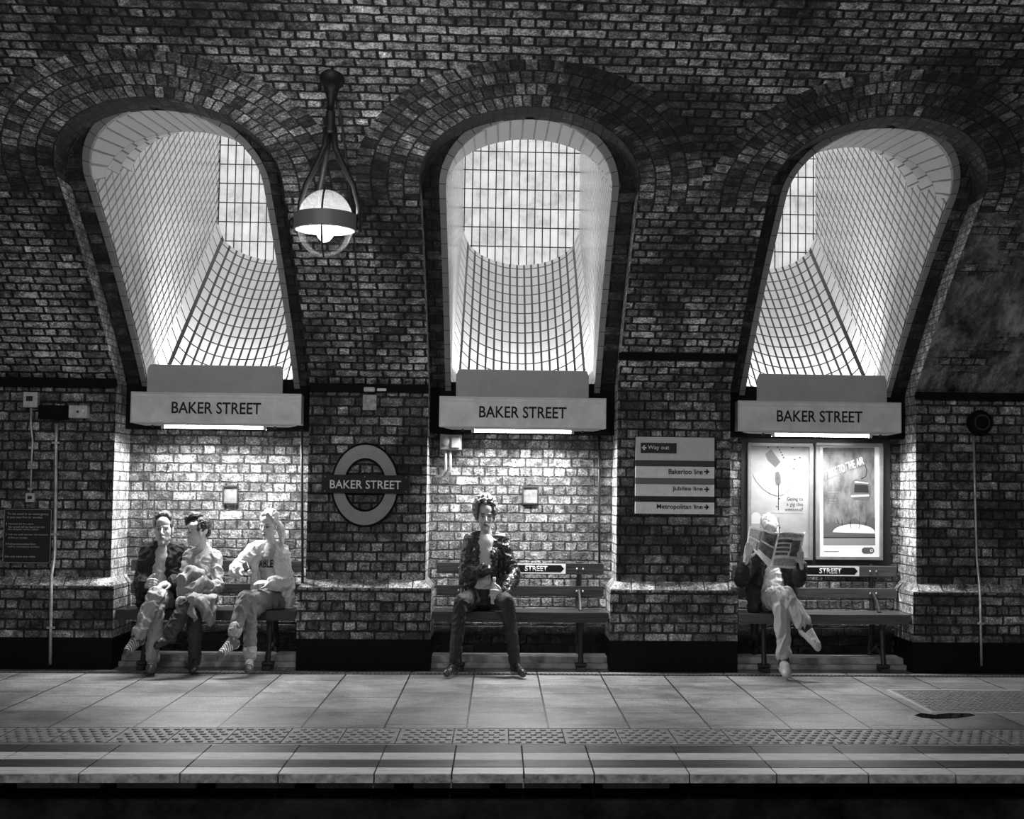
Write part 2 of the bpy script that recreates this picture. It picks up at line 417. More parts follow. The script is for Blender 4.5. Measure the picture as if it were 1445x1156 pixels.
for b, bx in enumerate(BAYS):
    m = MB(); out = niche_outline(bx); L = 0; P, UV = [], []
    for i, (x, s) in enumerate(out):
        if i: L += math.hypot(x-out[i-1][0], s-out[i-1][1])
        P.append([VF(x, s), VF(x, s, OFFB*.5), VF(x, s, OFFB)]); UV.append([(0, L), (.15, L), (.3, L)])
    m.grid(P[:11], UV[:11], 0); m.grid(P[10:35], UV[10:35], 2); m.grid(P[34:], UV[34:], 0)  # underside of the arch gets the dark niche brick, the sides the pale brick
    # inner face between niche outline and shaft mouth (both outlines resampled by index)
    inn = mouth(bx, 0, 24, zB and 2.2)
    o2 = niche_outline(bx, n=26)[:len(inn)] if False else None
    n_ = len(inn); outp = niche_outline(bx, n=24)
    def resample(pts, n):
        d = [0]
        for i in range(1, len(pts)): d.append(d[-1]+math.dist(pts[i], pts[i-1]))
        res = []
        for k in range(n):
            t = d[-1]*k/(n-1); j = 1
            while j < len(d)-1 and d[j] < t: j += 1
            q = (t-d[j-1])/(d[j]-d[j-1]); res.append(tuple(pts[j-1][c]+(pts[j][c]-pts[j-1][c])*q for c in (0, 1)))
        return res
    NN = 61
    inner3 = [(x, zB(z), z) for x, z in inn]
    def rs3(pts, n):
        d = [0]
        for i in range(1, len(pts)): d.append(d[-1]+math.dist(pts[i], pts[i-1]))
        res = []
        for k in range(n):
            t = d[-1]*k/(n-1); j = 1
            while j < len(d)-1 and d[j] < t: j += 1
            q = (t-d[j-1])/(d[j]-d[j-1]); res.append(tuple(pts[j-1][c]+(pts[j][c]-pts[j-1][c])*q for c in (0, 1, 2)))
        return res
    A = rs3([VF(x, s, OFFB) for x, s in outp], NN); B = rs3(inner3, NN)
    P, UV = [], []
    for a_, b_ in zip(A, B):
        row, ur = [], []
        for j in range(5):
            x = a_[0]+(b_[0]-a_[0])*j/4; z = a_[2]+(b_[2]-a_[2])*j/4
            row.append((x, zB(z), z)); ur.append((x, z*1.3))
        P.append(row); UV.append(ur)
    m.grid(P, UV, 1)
    struct(m.build('wall_niche_%d' % (b+1), [M_reveal, M_niche, M_niche], smooth='keep'))
    # trim of grey tiles round the mouth
    t = MB(); A = mouth(bx, .045, 30); B = mouth(bx, 0, 30); P, UV = [], []; L = 0
    for i, (p, q) in enumerate(zip(A, B)):
        if i: L += math.dist((p[0], zB(p[1]), p[1]), (A[i-1][0], zB(A[i-1][1]), A[i-1][1]))
        P.append([(p[0], zB(p[1]), p[1]), (p[0], zB(p[1])-.02, p[1]), (q[0], zB(q[1])-.02, q[1]), (q[0], zB(q[1])+.03, q[1])])
        UV.append([(L, .1), (L, .12), (L, .2), (L, .24)])
    t.grid(P, UV)
    struct(t.build('trim_%d' % (b+1), M_trimtile, smooth='keep'))
    # shaft: stepped tile rings, side walls, concave ramp, window
    s = MB()
    rings = [(None, -1.05, 0.0, .085), (-1.05, -.70, .155, .185), (-.70, -.35, .255, .285)]
    for k, (ya, yb, dz0, dz1) in enumerate(rings):
        P, UV = [], []; n = 24; L = 0; last = None
        for i in range(n+1):
            a = math.pi*i/n; x = bx-SH*math.cos(a); zz = ZS+RA*math.sin(a)
            y0 = zB(zz) if ya is None else ya
            p0, p1 = (x, y0, zz+dz0), (x, yb, zz+dz1)
            if last: L += math.dist(last, p1)
            last = p1; P.append([p0, p1]); UV.append([(L, .04), (L, .50)])
        s.grid(P, UV, 1)
    # back-facing risers of the rings
    for k in range(3):
        yb = rings[k][1]; d0 = rings[k][3]; d1 = rings[k+1][2] if k < 2 else 2.4
        P = []
        for i in range(25):
            a = math.pi*i/24; x = bx-SH*math.cos(a)
            P.append([(x, yb, ZS+RA*math.sin(a)+d0), (x, yb, (ZS+RA*math.sin(a)+d1) if k < 2 else 6.1)])
        s.grid(P, None, 1)
    YW, ZW = 2.85, 3.98
    sl = .69; ln = math.hypot(1, sl); ex, ez = 1/ln, sl/ln
    zc = lambda y: 2.39+sl*(y-.55)
    # side walls: every point from the mouth line to the window
    def suv(y, z): return (y*ex+z*ez, -y*ez+z*ex)
    for sg in (-1, 1):
        x = bx+sg*SH
        ys = [-1.55+.2*i for i in range(23)]; ys = sorted([y for y in ys if y < YW]+[YW, -1.05, -1.0499, -.70, -.6999, -.35, -.3499])
        P, UV = [], []
        for y in ys:
            # upper limit: ring springings, then open shaft; lower limit: inner face / ramp
            zt = ZS + (0 if y < -1.4 else (.085*(y+1.4)/.35 if y < -1.05 else .155+.03*(y+1.05)/.35 if y < -.70 else .255+.03*(y+.7)/.35 if y < -.35 else 2.7))
            zl = None
            lo, hi = 2.0, 3.6
            if y < zB(2.05):
                for _ in range(40):
                    mm_ = (lo+hi)/2
                    if zB(mm_) > y: lo = mm_
                    else: hi = mm_
                zl = lo
            else: zl = 2.05
            if y > .35: zl = max(zl, zc(y)-.02)
            zt = max(zt, zl)
            nz_ = 8
            P.append([(x, y, zl+(zt-zl)*j/nz_) for j in range(nz_+1)]); UV.append([suv(y, zl+(zt-zl)*j/nz_) for j in range(nz_+1)])
        s.grid(P, UV, 0, flip=(sg < 0))
    # concave ramp
    P, UV = [], []; n = 18
    for i in range(n+1):
        u = -1+2*i/n; x = bx+u*SH; P.append([]); UV.append([])
        sag = .36*math.sqrt(max(0, 1-u*u))*1.0; arc = u*SH*1.12
        for j in range(15):
            y = .30+(YW-.30)*j/14; P[-1].append((x, y, zc(y)-sag)); UV[-1].append((y*ln+.05, arc+.0387))
    s.grid(P, UV, 0)
    struct(s.build('wall_shaft_%d' % (b+1), [M_tile, M_ringtile], smooth='keep'))
    w = MB(); w.box(bx-SH-.01, bx+SH+.01, YW, YW+.05, 3.4, 6.1)
    # bring uv so that bars start at the edge
    wo = struct(w.build('window_%d' % (b+1), M_window, smooth='keep'))
    # close the shaft below the mouth, above the bay
    lo_ = MB(); lo_.box(bx-HW, bx+HW, .30, .36, 1.9, 2.25); lo_.box(bx-HW, bx+HW, .30, .55, 1.84, 1.9)
    struct(lo_.build('trim_lintel_%d' % (b+1), M_black))

# piers: lower wall between bays, with a plinth
def wall_uv(m, pts, mi=0, horiz=None):
    m.face(pts, [((p[0] if horiz is None else p[1]), p[2]) for p in pts], mi)
w = MB()
PX = .05
edges = [(-6.5, BAYS[0]-HW), (BAYS[0]+HW, BAYS[1]-HW), (BAYS[1]+HW, BAYS[2]-HW), (BAYS[2]+HW, 6.5)]
DB = .45
for i, (x0, x1) in enumerate(edges):
    w.face([(x0, 0, .69), (x1, 0, .69), (x1, 0, SPR), (x0, 0, SPR)], [(x0, .69), (x1, .69), (x1, SPR), (x0, SPR)])
    a, b = x0-PX*(i > 0), x1+PX*(i < 3)
    w.face([(a, -.08, .24), (b, -.08, .24), (b, -.08, .625), (a, -.08, .625)], [(a, .24), (b, .24), (b, .625), (a, .625)])
    w.face([(a, -.08, .625), (b, -.08, .625), (x1, 0, .69), (x0, 0, .69)], [(a, .0), (b, .0), (x1, .07), (x0, .07)], 1)
    w.face([(a, -.085, 0), (b, -.085, 0), (b, -.085, .24), (a, -.085, .24)], [(a, 0), (b, 0), (b, .24), (a, .24)], 2)
    w.face([(a, -.085, .24), (b, -.085, .24), (b, -.08, .24), (a, -.08, .24)], None, 2)
    for sg, xe, xp in ((-1, x0, a), (1, x1, b)):
        if (i == 0 and sg < 0) or (i == 3 and sg > 0): continue
        w.face([(xe, 0, .69), (xe, DB, .69), (xe, DB, SPR), (xe, 0, SPR)], [(0, .69), (DB, .69), (DB, SPR), (0, SPR)], 1)
        w.face([(xp, -.08, .24), (xp, DB, .24), (xp, DB, .625), (xp, -.08, .625)], [(-.08, .24), (DB, .24), (DB, .625), (-.08, .625)], 1)
        w.face([(xp, -.08, .625), (xp, DB, .625), (xe, DB, .69), (xe, 0, .69)], [(0, 0), (.5, 0), (.5, .07), (0, .07)], 1)
        w.face([(xp, -.085, 0), (xp, DB, 0), (xp, DB, .24), (xp, -.085, .24)], None, 2)
struct(w.build('wall_rear', [M_wall, M_reveal, M_black], smooth='keep'))
for i, bx in enumerate(BAYS):
    m = MB(); x0, x1 = bx-HW, bx+HW
    m.face([(x0, DB, .25), (x1, DB, .25), (x1, DB, 1.95), (x0, DB, 1.95)], [(x0, .25), (x1, .25), (x1, 1.95), (x0, 1.95)])
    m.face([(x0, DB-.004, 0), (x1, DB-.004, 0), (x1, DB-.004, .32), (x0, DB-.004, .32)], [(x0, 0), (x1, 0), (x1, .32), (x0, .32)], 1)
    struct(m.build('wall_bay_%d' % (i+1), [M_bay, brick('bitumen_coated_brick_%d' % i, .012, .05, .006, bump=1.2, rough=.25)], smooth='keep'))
    k = MB(); k.box(x0+.05, x1-.05, .19, DB, 0, .085); k.box(x0+.05, x1-.05, .10, .19, 0, .04)
    struct(k.build('trim_kerb_%d' % (i+1), M_conc, bevel=.006))

# ------------------------------------------------------------------ platform
def slab_mat():
    m, nt, b = newmat('york_stone_paving')
    tc = N(nt, 'ShaderNodeTexCoord'); ob = tc.outputs['Object']
    big = ramp(nt, noise_(nt, ob, 1.5, 7, .7, .4), [(.38, .50), (.62, 1.30)])
    st = N(nt, 'ShaderNodeMapping'); st.inputs['Scale'].default_value = (1, 1.5, 1); nt.links.new(ob, st.inputs[0])
    med = ramp(nt, noise_(nt, st.outputs[0], 7, 7, .75), [(.3, .72), (.5, .95), (.75, 1.25)])
    fine = ramp(nt, noise_(nt, ob, 70, 4, .75), [(.36, .55), (.52, 1.0), (.66, 1.5)])
    bt = N(nt, 'ShaderNodeTexBrick'); bt.offset = 0; bt.squash = 1; nt.links.new(tc.outputs['UV'], bt.inputs['Vector'])
    for k, v in (('Scale', 1), ('Mortar Size', .006), ('Mortar Smooth', .1), ('Bias', 0), ('Brick Width', .64), ('Row Height', .477)): bt.inputs[k].default_value = v
    bt.offset = .3; bt.offset_frequency = 2
    bt.inputs['Color1'].default_value = g(.24); bt.inputs['Color2'].default_value = g(.37); bt.inputs['Mortar'].default_value = g(.015)
    v = math_(nt, 'MULTIPLY', bt.outputs['Color'], big); v = math_(nt, 'MULTIPLY', v, med); v = math_(nt, 'MULTIPLY', v, fine)
    nt.links.new(v, b.inputs['Base Color'])
    nt.links.new(ramp(nt, med, [(.5, .62), (1.0, .38)]), b.inputs['Roughness'])
    bp = N(nt, 'ShaderNodeBump'); bp.inputs['Strength'].default_value = .5; bp.inputs['Distance'].default_value = .008
    h = math_(nt, 'SUBTRACT', math_(nt, 'MULTIPLY', med, .25), bt.outputs['Fac']); nt.links.new(h, bp.inputs['Height'])
    nt.links.new(bp.outputs[0], b.inputs['Normal'])
    return m
M_slab = slab_mat()
M_tact = plain('tactile_paving', .20, .55, nz=.5, nscale=10, bump=.3)
M_ribd = plain('dark_ribbed_nosing', .06, .45, nz=.6, nscale=9, bump=.2, stretch=(.5, 3, 1))
M_white = plain('worn_white_line_paint', .90, .5, nz=.45, nscale=16, stretch=(.5, 3, 1))
M_nose = plain('coping_concrete', .36, .7, nz=.7, nscale=18, bump=.8)
M_gap = plain('joint_dirt', .01, .9)
f = MB(); XL, XR = -5.5, 5.5
f.face([(XL, -2.70, 0), (XR, -2.70, 0), (XR, .5, 0), (XL, .5, 0)], [(-2.70, XL+2.08), (-2.70, XR+2.08), (.5, XR+2.08), (.5, XL+2.08)], 0)
f.face([(XL, -3.24, 0), (XR, -3.24, 0), (XR, -2.70, 0), (XL, -2.70, 0)], None, 1)
f.face([(XL, -3.8, -.05), (XR, -3.8, -.05), (XR, -3.24, -.05), (XL, -3.24, -.05)], None, 1)
struct(f.build('floor', [M_slab, M_tact], smooth='keep'))
# tactile domes
d = MB(); px_ = .0596
for r in range(6):
    yy = -2.765-.078*r
    k = 0; x = -4.2+(px_/2 if r % 2 else 0)
    while x < 4.3:
        fr = ((x-.07) % .31)
        if .018 < fr < .292:
            P = []
            for rr, h in ((.0185, 0), (.0165, .0055), (.009, .0075)):
                P.append([(x+rr*math.cos(math.pi*2*q/8), yy+rr*math.sin(math.pi*2*q/8), h) for q in range(9)])
            d.grid(P, None, 0); d.face(P[-1][:-1], None, 0)
        x += px_
for k in range(-15, 16):
    x = .07+.31*k; d.box(x-.003, x+.003, -3.21, -2.70, -.001, .0012, 1)
for yy in (-2.70, -3.205, -3.25): d.box(XL, XR, yy-.004, yy+.004, -.001, .0012, 1)
struct(d.build('floor_tactile_strip', [M_tact, M_gap], smooth='keep'))
# ribbed copings
JX = [-4.2]+[(q-705)/290. for q in (-290, -152, -13, 125, 264, 400, 534, 643, 745, 845, 981, 1106, 1239, 1366, 1500, 1640, 1780)]
rnd = random.Random(4)
for a, b in zip(JX, JX[1:]):
    c = MB(); x0, x1 = a+.004, b-.004
    c.box(x0, x1, -4.02, -3.25, -.045, -.004, 0)
    c.box(x0, x1, -4.02, -3.865, -.004, .0, 2)
    y = -3.262
    i = 0
    while y > -3.86:
        mi = 2 if -3.65 < y < -3.465 else 1
        c.box(x0, x1, y-.0125, y, -.004, .002, mi); y -= .0215
    struct(c.build('floor_coping', [M_nose, M_ribd, M_white], smooth='keep'))
# drain grate along the wall
M_grate = plain('drain_grate_iron', .12, .45, metal=.3, nz=.5, nscale=30)
dr = MB(); dr.box(XL, XR, -.30, -.20, -.0, .002, 0)
x = -4.3
while x < 4.4:
    dr.prism([(x, -.29, .002), (x+.014, -.29, .002), (x+.028, -.215, .002), (x+.014, -.215, .002)], (0, 0, .004), 1); x += .032
struct(dr.build('trim_drain', [M_gap, M_grate]))
# platform riser and track bed
rw = MB(); rw.box(XL, XR, -3.86, -3.7, -1.2, -.05, 0)
struct(rw.build('wall_platform_riser', plain('riser_concrete', .018, .9, spec=.1, nz=.9, nscale=5, bump=.8)))
for k, (a, b) in enumerate(((-20, 13), (39, 153), (176, 286), (313, 422), (452, 562), (589, 697), (719, 827), (858, 953))):
    q = MB(); x0, x1 = (a-705)/287., (b-705)/287.
    q.box(x0, x1, -3.93, -3.86, -.09, -.055)
    struct(q.build('trim_riser_block', M_conc, bevel=.004))
tb = MB(); tb.box(XL, XR, -11, -3.86, -1.3, -1.2)
struct(tb.build('floor_trackbed', plain('track_ballast', .01, .9, nz=.5, nscale=20, bump=1)))

# ------------------------------------------------------------------ things on the walls
def ground(px, py):
    d = ray(px, py); t = -CAM.z/d.z
    return CAM+t*d
M_alu = plain('satin_grey_sign_enamel', .82, .35, nz=.18, nscale=6)
M_aluedge = plain('bright_sign_edge', .72, .3)
M_ink = plain('black_sign_ink', .01, .5)
M_wink = plain('white_sign_ink', .85, .5)
M_tube = plain('lit_fluorescent_tube', .9, .4, emit=14)
M_batten = plain('white_batten_body', .45, .4)
M_panel = plain('grey_reflector_panel', .44, .5, nz=.12, nscale=5)
M_iron = plain('black_cast_iron', .02, .5, nz=.5, nscale=20, bump=.2)
M_wood = plain('dark_painted_bench_wood', .032, .28, nz=.6, nscale=9, bump=.25, stretch=(.3, 2, 6))
M_wood2 = plain('worn_grey_bench_wood', .08, .35, nz=.5, nscale=9, bump=.25, stretch=(.3, 2, 6))
M_gal = plain('galvanised_conduit', .5, .35, metal=.5, nz=.4, nscale=18)
M_blackpipe = plain('black_painted_pipe', .02, .4)
M_cream = plain('pale_enamelled_box', .55, .4, nz=.3, nscale=25)
M_navy = plain('dark_enamel_bar', .012, .22)
M_ring = plain('mid_grey_enamel_ring', .28, .3, nz=.12, nscale=14)
where = ['left', 'middle', 'right']
TXT = ['above the three seated people', 'above the man with the bottle', 'above the two framed posters']
for i, bx in enumerate(BAYS):
    r = thing('station_sign', (bx, .13, 1.883), 'long grey station name sign %s' % TXT[i], 'sign', 'station name signs over the bays')
    m = MB(); m.box(bx-.655, bx+.655, .135, .30, 1.883, 2.121); m.build('housing', M_alu, r, bevel=.004)
    m = MB()
    for a in ((-.659, .659, 2.112, 2.123), (-.659, .659, 1.881, 1.890), (-.659, -.651, 1.89, 2.112), (.651, .659, 1.89, 2.112)):
        m.box(bx+a[0], bx+a[1], .125, .137, a[2], a[3])
    m.box(bx-.651, bx+.651, .131, .137, 2.082, 2.087)
    m.build('frame', M_aluedge, r)
    text_mesh('BAKER STREET', bx-.345, bx+.345, 1.958, 2.050, .132, M_ink, parent=r, bold=.012)
    t = thing('fluorescent_batten', (bx, .07, 1.85), 'lit fluorescent tube light under the sign %s' % TXT[i], 'light', 'tube lights under the station name signs')
    m = MB(); m.prism([(bx-.62, .0, 1.874), (bx+.62, .0, 1.874), (bx+.56, .0, 1.862), (bx-.56, .0, 1.862)], (0, .19, 0)); m.build('tray', M_batten, t)
    m = MB(); m.tube([(bx-.38, .06, 1.849), (bx+.38, .06, 1.849)], .011, 8); m.build('tube', M_tube, t, smooth=True)
    for sg in (-1, 1):
        m = MB(); m.box(bx+sg*.39-.012, bx+sg*.39+.012, .045, .075, 1.834, 1.864); m.build('lamp_holder', M_batten, t)
        m = MB(); m.box(bx+sg*.47-.008, bx+sg*.47+.008, .05, .065, 1.845, 1.864); m.build('clip', M_iron, t)
    pc = (-2.25, .168, 2.575)[i]
    m = MB(); m.prism([(pc-.525, .19, 2.128), (pc+.53, .19, 2.128), (pc+.53, .19, 2.30), (pc+.515, .19, 2.345), (pc-.505, .19, 2.345), (pc-.525, .19, 2.30)], (0, .02, 0))
    tag(m.build('reflector_panel', M_panel, bevel=.003, origin=(pc, .2, 2.128)), 'plain grey metal panel closing the foot of the %s light shaft' % where[i], 'panel', 'panels at the foot of the light shafts')

# benches
def bench(bx, label, wood, s):
    r = thing('station_bench', (bx, .1, 0), label, 'bench', 'station benches in the bays')
    m = MB(); y0 = -.06
    m.prism([(bx-.68, y0, .452), (bx+.68, y0, .452), (bx+.68, y0, .405), (bx+.655, y0, .372), (bx-.655, y0, .372), (bx-.68, y0, .405)], (0, .03, 0))
    m.box(bx-.68, bx+.68, y0+.03, .20, .420, .452)
    m.box(bx-.68, bx+.68, .21, .30, .425, .452)
    m.build('seat', wood, r, bevel=.006)
    for z0, z1 in ((.722, .81), (.548, .63)):
        m = MB(); m.box(bx-.665, bx+.665, .30, .33, z0, z1); b_ = m.build('back_rail', wood, r, bevel=.005)
        for sg in (-1, 1):
            for q in (-.02, .03):
                m = MB(); m.ell((bx+sg*.47+q, .298, (z0+z1)/2), (.008, .006, .01), 8, 6); k_ = m.build('bolt', M_gal, None, smooth=True); k_.parent = b_
    for sg in (-1, 1):
        x = bx+sg*.47; m = MB()
        m.tube([(x, .335, .82), (x, .345, .6), (x, .30, .42), (x, .33, .25), (x, .40, .09)], [.018, .02, .024, .02, .022], 8)
        m.tube([(x, -.02, .40), (x, .02, .33), (x, .01, .2), (x, -.03, .05)], [.03, .022, .018, .022], 8)
        m.box(x-.02, x+.02, -.03, .31, .375, .42); m.tube([(x, 0, .12), (x, .2, .17), (x, .38, .12)], .013, 6)
        m.tube([(x, .31, .6), (x, .17, .53), (x, .10, .45)], [.012, .012, .016], 6)
        m.build('leg', M_iron, r, smooth='keep')
        m = MB(); m.box(x-.035, x+.035, -.10, .06, .0, .035); m.box(x-.045, x+.045, -.06, .03, .035, .06); m.build('foot', M_iron, r, bevel=.006)
    if not s: return r
    # enamel name plate on the top rail
    pl = MB(); a, z0, z1, n_ = .36, .728, .806, .022
    o8 = lambda k: [(bx-a+k, .296, z0+n_), (bx-a+n_, .296, z0+k), (bx+a-n_, .296, z0+k), (bx+a-k, .296, z0+n_), (bx+a-k, .296, z1-n_), (bx+a-n_, .296, z1-k), (bx-a+n_, .296, z1-k), (bx-a+k, .296, z1-n_)]
    pl.box(bx-a, bx+a, .295, .2995, z0, z1, 1)
    inner = [(bx-a+.012, .2945, (z0+z1)/2), (bx-a+.038, .2945, z0+.01), (bx+a-.038, .2945, z0+.01), (bx+a-.012, .2945, (z0+z1)/2), (bx+a-.038, .2945, z1-.01), (bx-a+.038, .2945, z1-.01)]
    pl.prism(inner, (0, .0012, 0), 0)
    p_ = pl.build('name_plate', [M_navy, M_wink], r)
    text_mesh('BAKER', bx-.23, bx-.075, z0+.018, z1-.018, .293, M_wink, parent=r, bold=.02, depth=.0012)
    text_mesh('STREET', bx+.035, bx+.215, z0+.018, z1-.018, .293, M_wink, parent=r, bold=.02, depth=.0012)
    return r
bench(BAYS[0], 'dark wooden bench under the three seated people', M_wood, 0)
bench(BAYS[1], 'dark wooden bench where the man with the bottle sits alone', M_wood, 1)
bench(BAYS[2], 'worn wooden bench under the person reading a newspaper', M_wood2, 1)

# roundel
rx, rz = -1.037, 1.416
r = thing('roundel_sign', (rx, -.03, rz), 'ring and bar station roundel on the pier between left and middle bays', 'sign')
def ering(m, ro_, ri_, y0, y1, mi=0, n=64):
    P = []
    for k in range(n+1):
        a = 2*math.pi*k/n; c, s_ = math.cos(a), math.sin(a)
        P.append([(rx+ri_[0]*c, y1, rz+ri_[1]*s_), (rx+ri_[0]*c, y0, rz+ri_[1]*s_), (rx+ro_[0]*c, y0, rz+ro_[1]*s_), (rx+ro_[0]*c, y1, rz+ro_[1]*s_), (rx+ri_[0]*c, y1, rz+ri_[1]*s_)])
    m.grid(P, None, mi)
m = MB(); ering(m, (.262, .326), (.150, .192), -.035, 0); m.build('backing', M_black, r, smooth='keep')
m = MB(); ering(m, (.247, .309), (.163, .207), -.046, -.034); m.build('ring', M_ring, r, smooth='keep')
m = MB(); m.box(-1.366, -.693, -.075, -.03, 1.352, 1.492); m.build('bar', M_navy, r, bevel=.003)
text_mesh('BAKER STREET', -1.302, -.758, 1.386, 1.452, -.0775, M_wink, parent=r, bold=.012)
for q in ((-1.34, 1.478), (-1.34, 1.366), (-.72, 1.478), (-.72, 1.366), (rx, 1.478), (rx, 1.366)):
    m = MB(); m.ell((q[0], -.076, q[1]), (.004, .002, .005), 8, 5); m.build('screw', M_gal, r)

# line direction sign
def wx(px, py=680, Y=-.05): return at(px, py, Y).x
def wz(px, py, Y=-.05): return at(px, py, Y).z
x0, x1 = wx(896.5), wx(1008)
r = thing('line_direction_sign', ((x0+x1)/2, -.04, wz(950, 725)), 'panelled line direction sign with arrows on the pier left of the posters', 'sign')
m = MB(); m.box(x0-.004, x1+.008, -.035, 0, wz(950, 726.5), wz(950, 615.8)); m.build('backing', M_black, r)
def band(n, a, b, mt, y=-.05):
    m = MB(); m.box(x0, x1, y, -.035, wz(950, b), wz(950, a)); return m.build(n, mt, r, bevel=.002)
M_pan1 = plain('sign_panel_grey', .62, .45, nz=.1, nscale=40); M_pan2 = plain('sign_panel_pale', .85, .45, nz=.12, nscale=20)
band('panel', 617, 650, M_pan1)
band('colour_band', 650.3, 658.2, plain('sign_band_brown', .045, .4), -.046)
band('panel', 658.5, 675, M_pan2)
band('colour_band', 675.3, 683.4, plain('sign_band_mid_grey', .16, .4), -.046)
band('panel', 683.6, 700.5, M_pan2)
band('colour_band', 700.8, 708.5, plain('sign_band_dark', .012, .4), -.046)
band('panel', 708.8, 725.5, M_pan2)
CR = lambda u: 880+u/8.256
CZ = lambda v: 600+v/8.256
m = MB(); m.box(wx(CR(195)), wx(CR(615)), -.053, -.05, wz(950, CZ(330)), wz(950, CZ(210))); m.build('way_out_panel', M_ink, r)
for body, a, b, t, u, mt in (('Way out', 278, 528, 236, 300, M_wink), ('Bakerloo line', 522, 920, 512, 572, M_ink), ('Jubilee line', 568, 922, 715, 775, M_ink), ('Metropolitan line', 388, 922, 922, 991, M_ink)):
    text_mesh(body, wx(CR(a)), wx(CR(b)), wz(950, CZ(u)), wz(950, CZ(t)), -.0555, mt, parent=r, bold=.01)
def arrow(a, b, t, u, mt, left, y=-.0555):
    m = MB(); X0, X1, Z0, Z1 = wx(CR(a)), wx(CR(b)), wz(950, CZ(u)), wz(950, CZ(t)); zc_ = (Z0+Z1)/2; w = .0055
    tip, tail = (X0, X1) if left else (X1, X0); sg = 1 if left else -1
    m.box(min(tip, tail), max(tip, tail), y, y+.002, zc_-w, zc_+w)
    for zz in (Z0, Z1):
        d = 1 if zz > zc_ else -1
        m.prism([(tip, y-.0003, zc_-w*d), (tip+sg*.016, y-.0003, zz), (tip+sg*.028, y-.0003, zz), (tip+sg*.012, y-.0003, zc_-w*d)], (0, .002, 0))
    m.build('arrow', mt, r)
arrow(207, 262, 240, 295, M_wink, True)
for t in (510, 715, 923): arrow(938, 995, t, t+58, M_ink, False)

# posters
yb = .40
def P_(px, py, Y=yb): return at(px, py, Y)
m = MB(); a, b = P_(1046, 616, .44), P_(1256, 800, .44); m.box(a.x, b.x, .43, .447, b.z, a.z)
tag(m.build('poster_backboard', plain('black_backboard', .015, .5), origin=(a.x, .44, b.z)), 'black board behind the two framed posters', 'board')
def poster(xa, xb, ya, yb_, label, cat='poster'):
    a, b = P_(xa, ya), P_(xb, yb_)
    r = thing('framed_poster', ((a.x+b.x)/2, .41, b.z), label, cat)
    m = MB(); t = .028
    for q in ((a.x, b.x, a.z-t, a.z), (a.x, b.x, b.z, b.z+t), (a.x, a.x+t, b.z+t, a.z-t), (b.x-t, b.x, b.z+t, a.z-t)): m.box(q[0], q[1], .395, .43, q[2], q[3])
    m.build('frame', plain('brushed_poster_frame', .30, .35, metal=.4, nz=.2, nscale=12), r, bevel=.004)
    return r, (a.x+t, b.x-t, b.z+t, a.z-t)
M_paper = plain('glossy_poster_paper', .33, .25, nz=.3, nscale=2.2, stretch=(1, 1, 1.5))
M_paperd = plain('sky_grey_poster_print', .15, .25, nz=.7, nscale=4.5, stretch=(2.5, 1, 1.2))
M_g1, M_g2, M_g3, M_g4 = (plain('poster_print_black', .02, .4), plain('poster_print_dark_grey', .10, .4), plain('poster_print_mid_grey', .25, .4), plain('poster_print_pale_grey', .5, .4))
r, (X0, X1, Z0, Z1) = poster(1056, 1147, 624.5, 791, 'framed pale poster with a guitar lead drawing, asking about a gig')
m = MB(); m.box(X0, X1, .415, .42, Z0, Z1); m.build('sheet', M_paper, r)
U = lambda u, v: (P_(1020+u/5.027, 600+v/5.027).x, P_(1020+u/5.027, 600+v/5.027).z)   # crop pixels of the poster study
YS = [.415]
def LAY(y): return YS[0]-(YS[0]-y)*.10
def stroke(pts, w, mt, name, parent, y=.413):
    m = MB(); y = LAY(y); m.tube([(U(*p)[0], y, U(*p)[1]) for p in pts], w, 6, flat=.06)
    return m.build(name, mt, parent, smooth=True)
def poly(pts, mt, name, parent, y=.412, d=.003):
    m = MB(); m.prism([(U(*p)[0], LAY(y), U(*p)[1]) for p in pts], (0, d*.08, 0)); return m.build(name, mt, parent)
cur = [(212, 345), (240, 400), (290, 455), (345, 490), (395, 503), (440, 490), (480, 450), (520, 380), (545, 320), (565, 260), (600, 225)]
stroke(cur, .0035, M_g2, 'drawn_curve', r)
stroke([(207, 186), (320, 188)], .002, M_wink, 'drawn_rule', r)
poly([(302, 205), (345, 170), (412, 262), (375, 302), (320, 250)], M_g2, 'drawn_pickup', r)
for q in range(4): stroke([(312+14*q, 208-6*q), (376+12*q, 290-8*q)], .0022, M_g1, 'drawn_string', r, .410)
poly([(372, 340), (385, 330), (400, 332), (412, 360), (414, 410), (400, 432), (380, 425), (372, 390)], M_g2, 'drawn_jack', r)
stroke([(393, 370), (397, 440), (396, 605)], .0028, M_g1, 'drawn_cable', r, .4105)
stroke([(398, 655), (402, 770)], .0035, M_g1, 'drawn_cable', r, .4105)
for q in ((325, 157), (392, 155), (405, 175), (415, 193), (425, 212), (434, 230), (512, 243), (549, 230), (496, 160), (506, 308), (480, 145), (385, 577), (403, 522), (405, 728)):
    poly([(q[0]-5, q[1]-4), (q[0]+5, q[1]-4), (q[0]+5, q[1]+5), (q[0]-5, q[1]+5)], M_g1, 'drawn_dot', r)
for q in ((445, 262), (460, 322), (460, 408)):
    m = MB(); c_ = U(*q); m.lathe([(.018, 0), (.018, -.0005), (.0001, -.0005)], (c_[0], .4149, c_[1]), 14, axis='y'); m.build('drawn_knob', M_g3, r)
for body, a, b, t, u in (('Going to', 457, 572, 512, 543), ('a gig this', 455, 572, 548, 582), ('weekend?', 441, 572, 585, 610)):
    A, B = U(a, u), U(b, t); text_mesh(body, A[0], B[0], A[1], B[1], .4143, M_ink, parent=r, bold=.006, depth=.0004)
stroke([(262, 626), (572, 627)], .0014, M_g2, 'small_print_line', r)
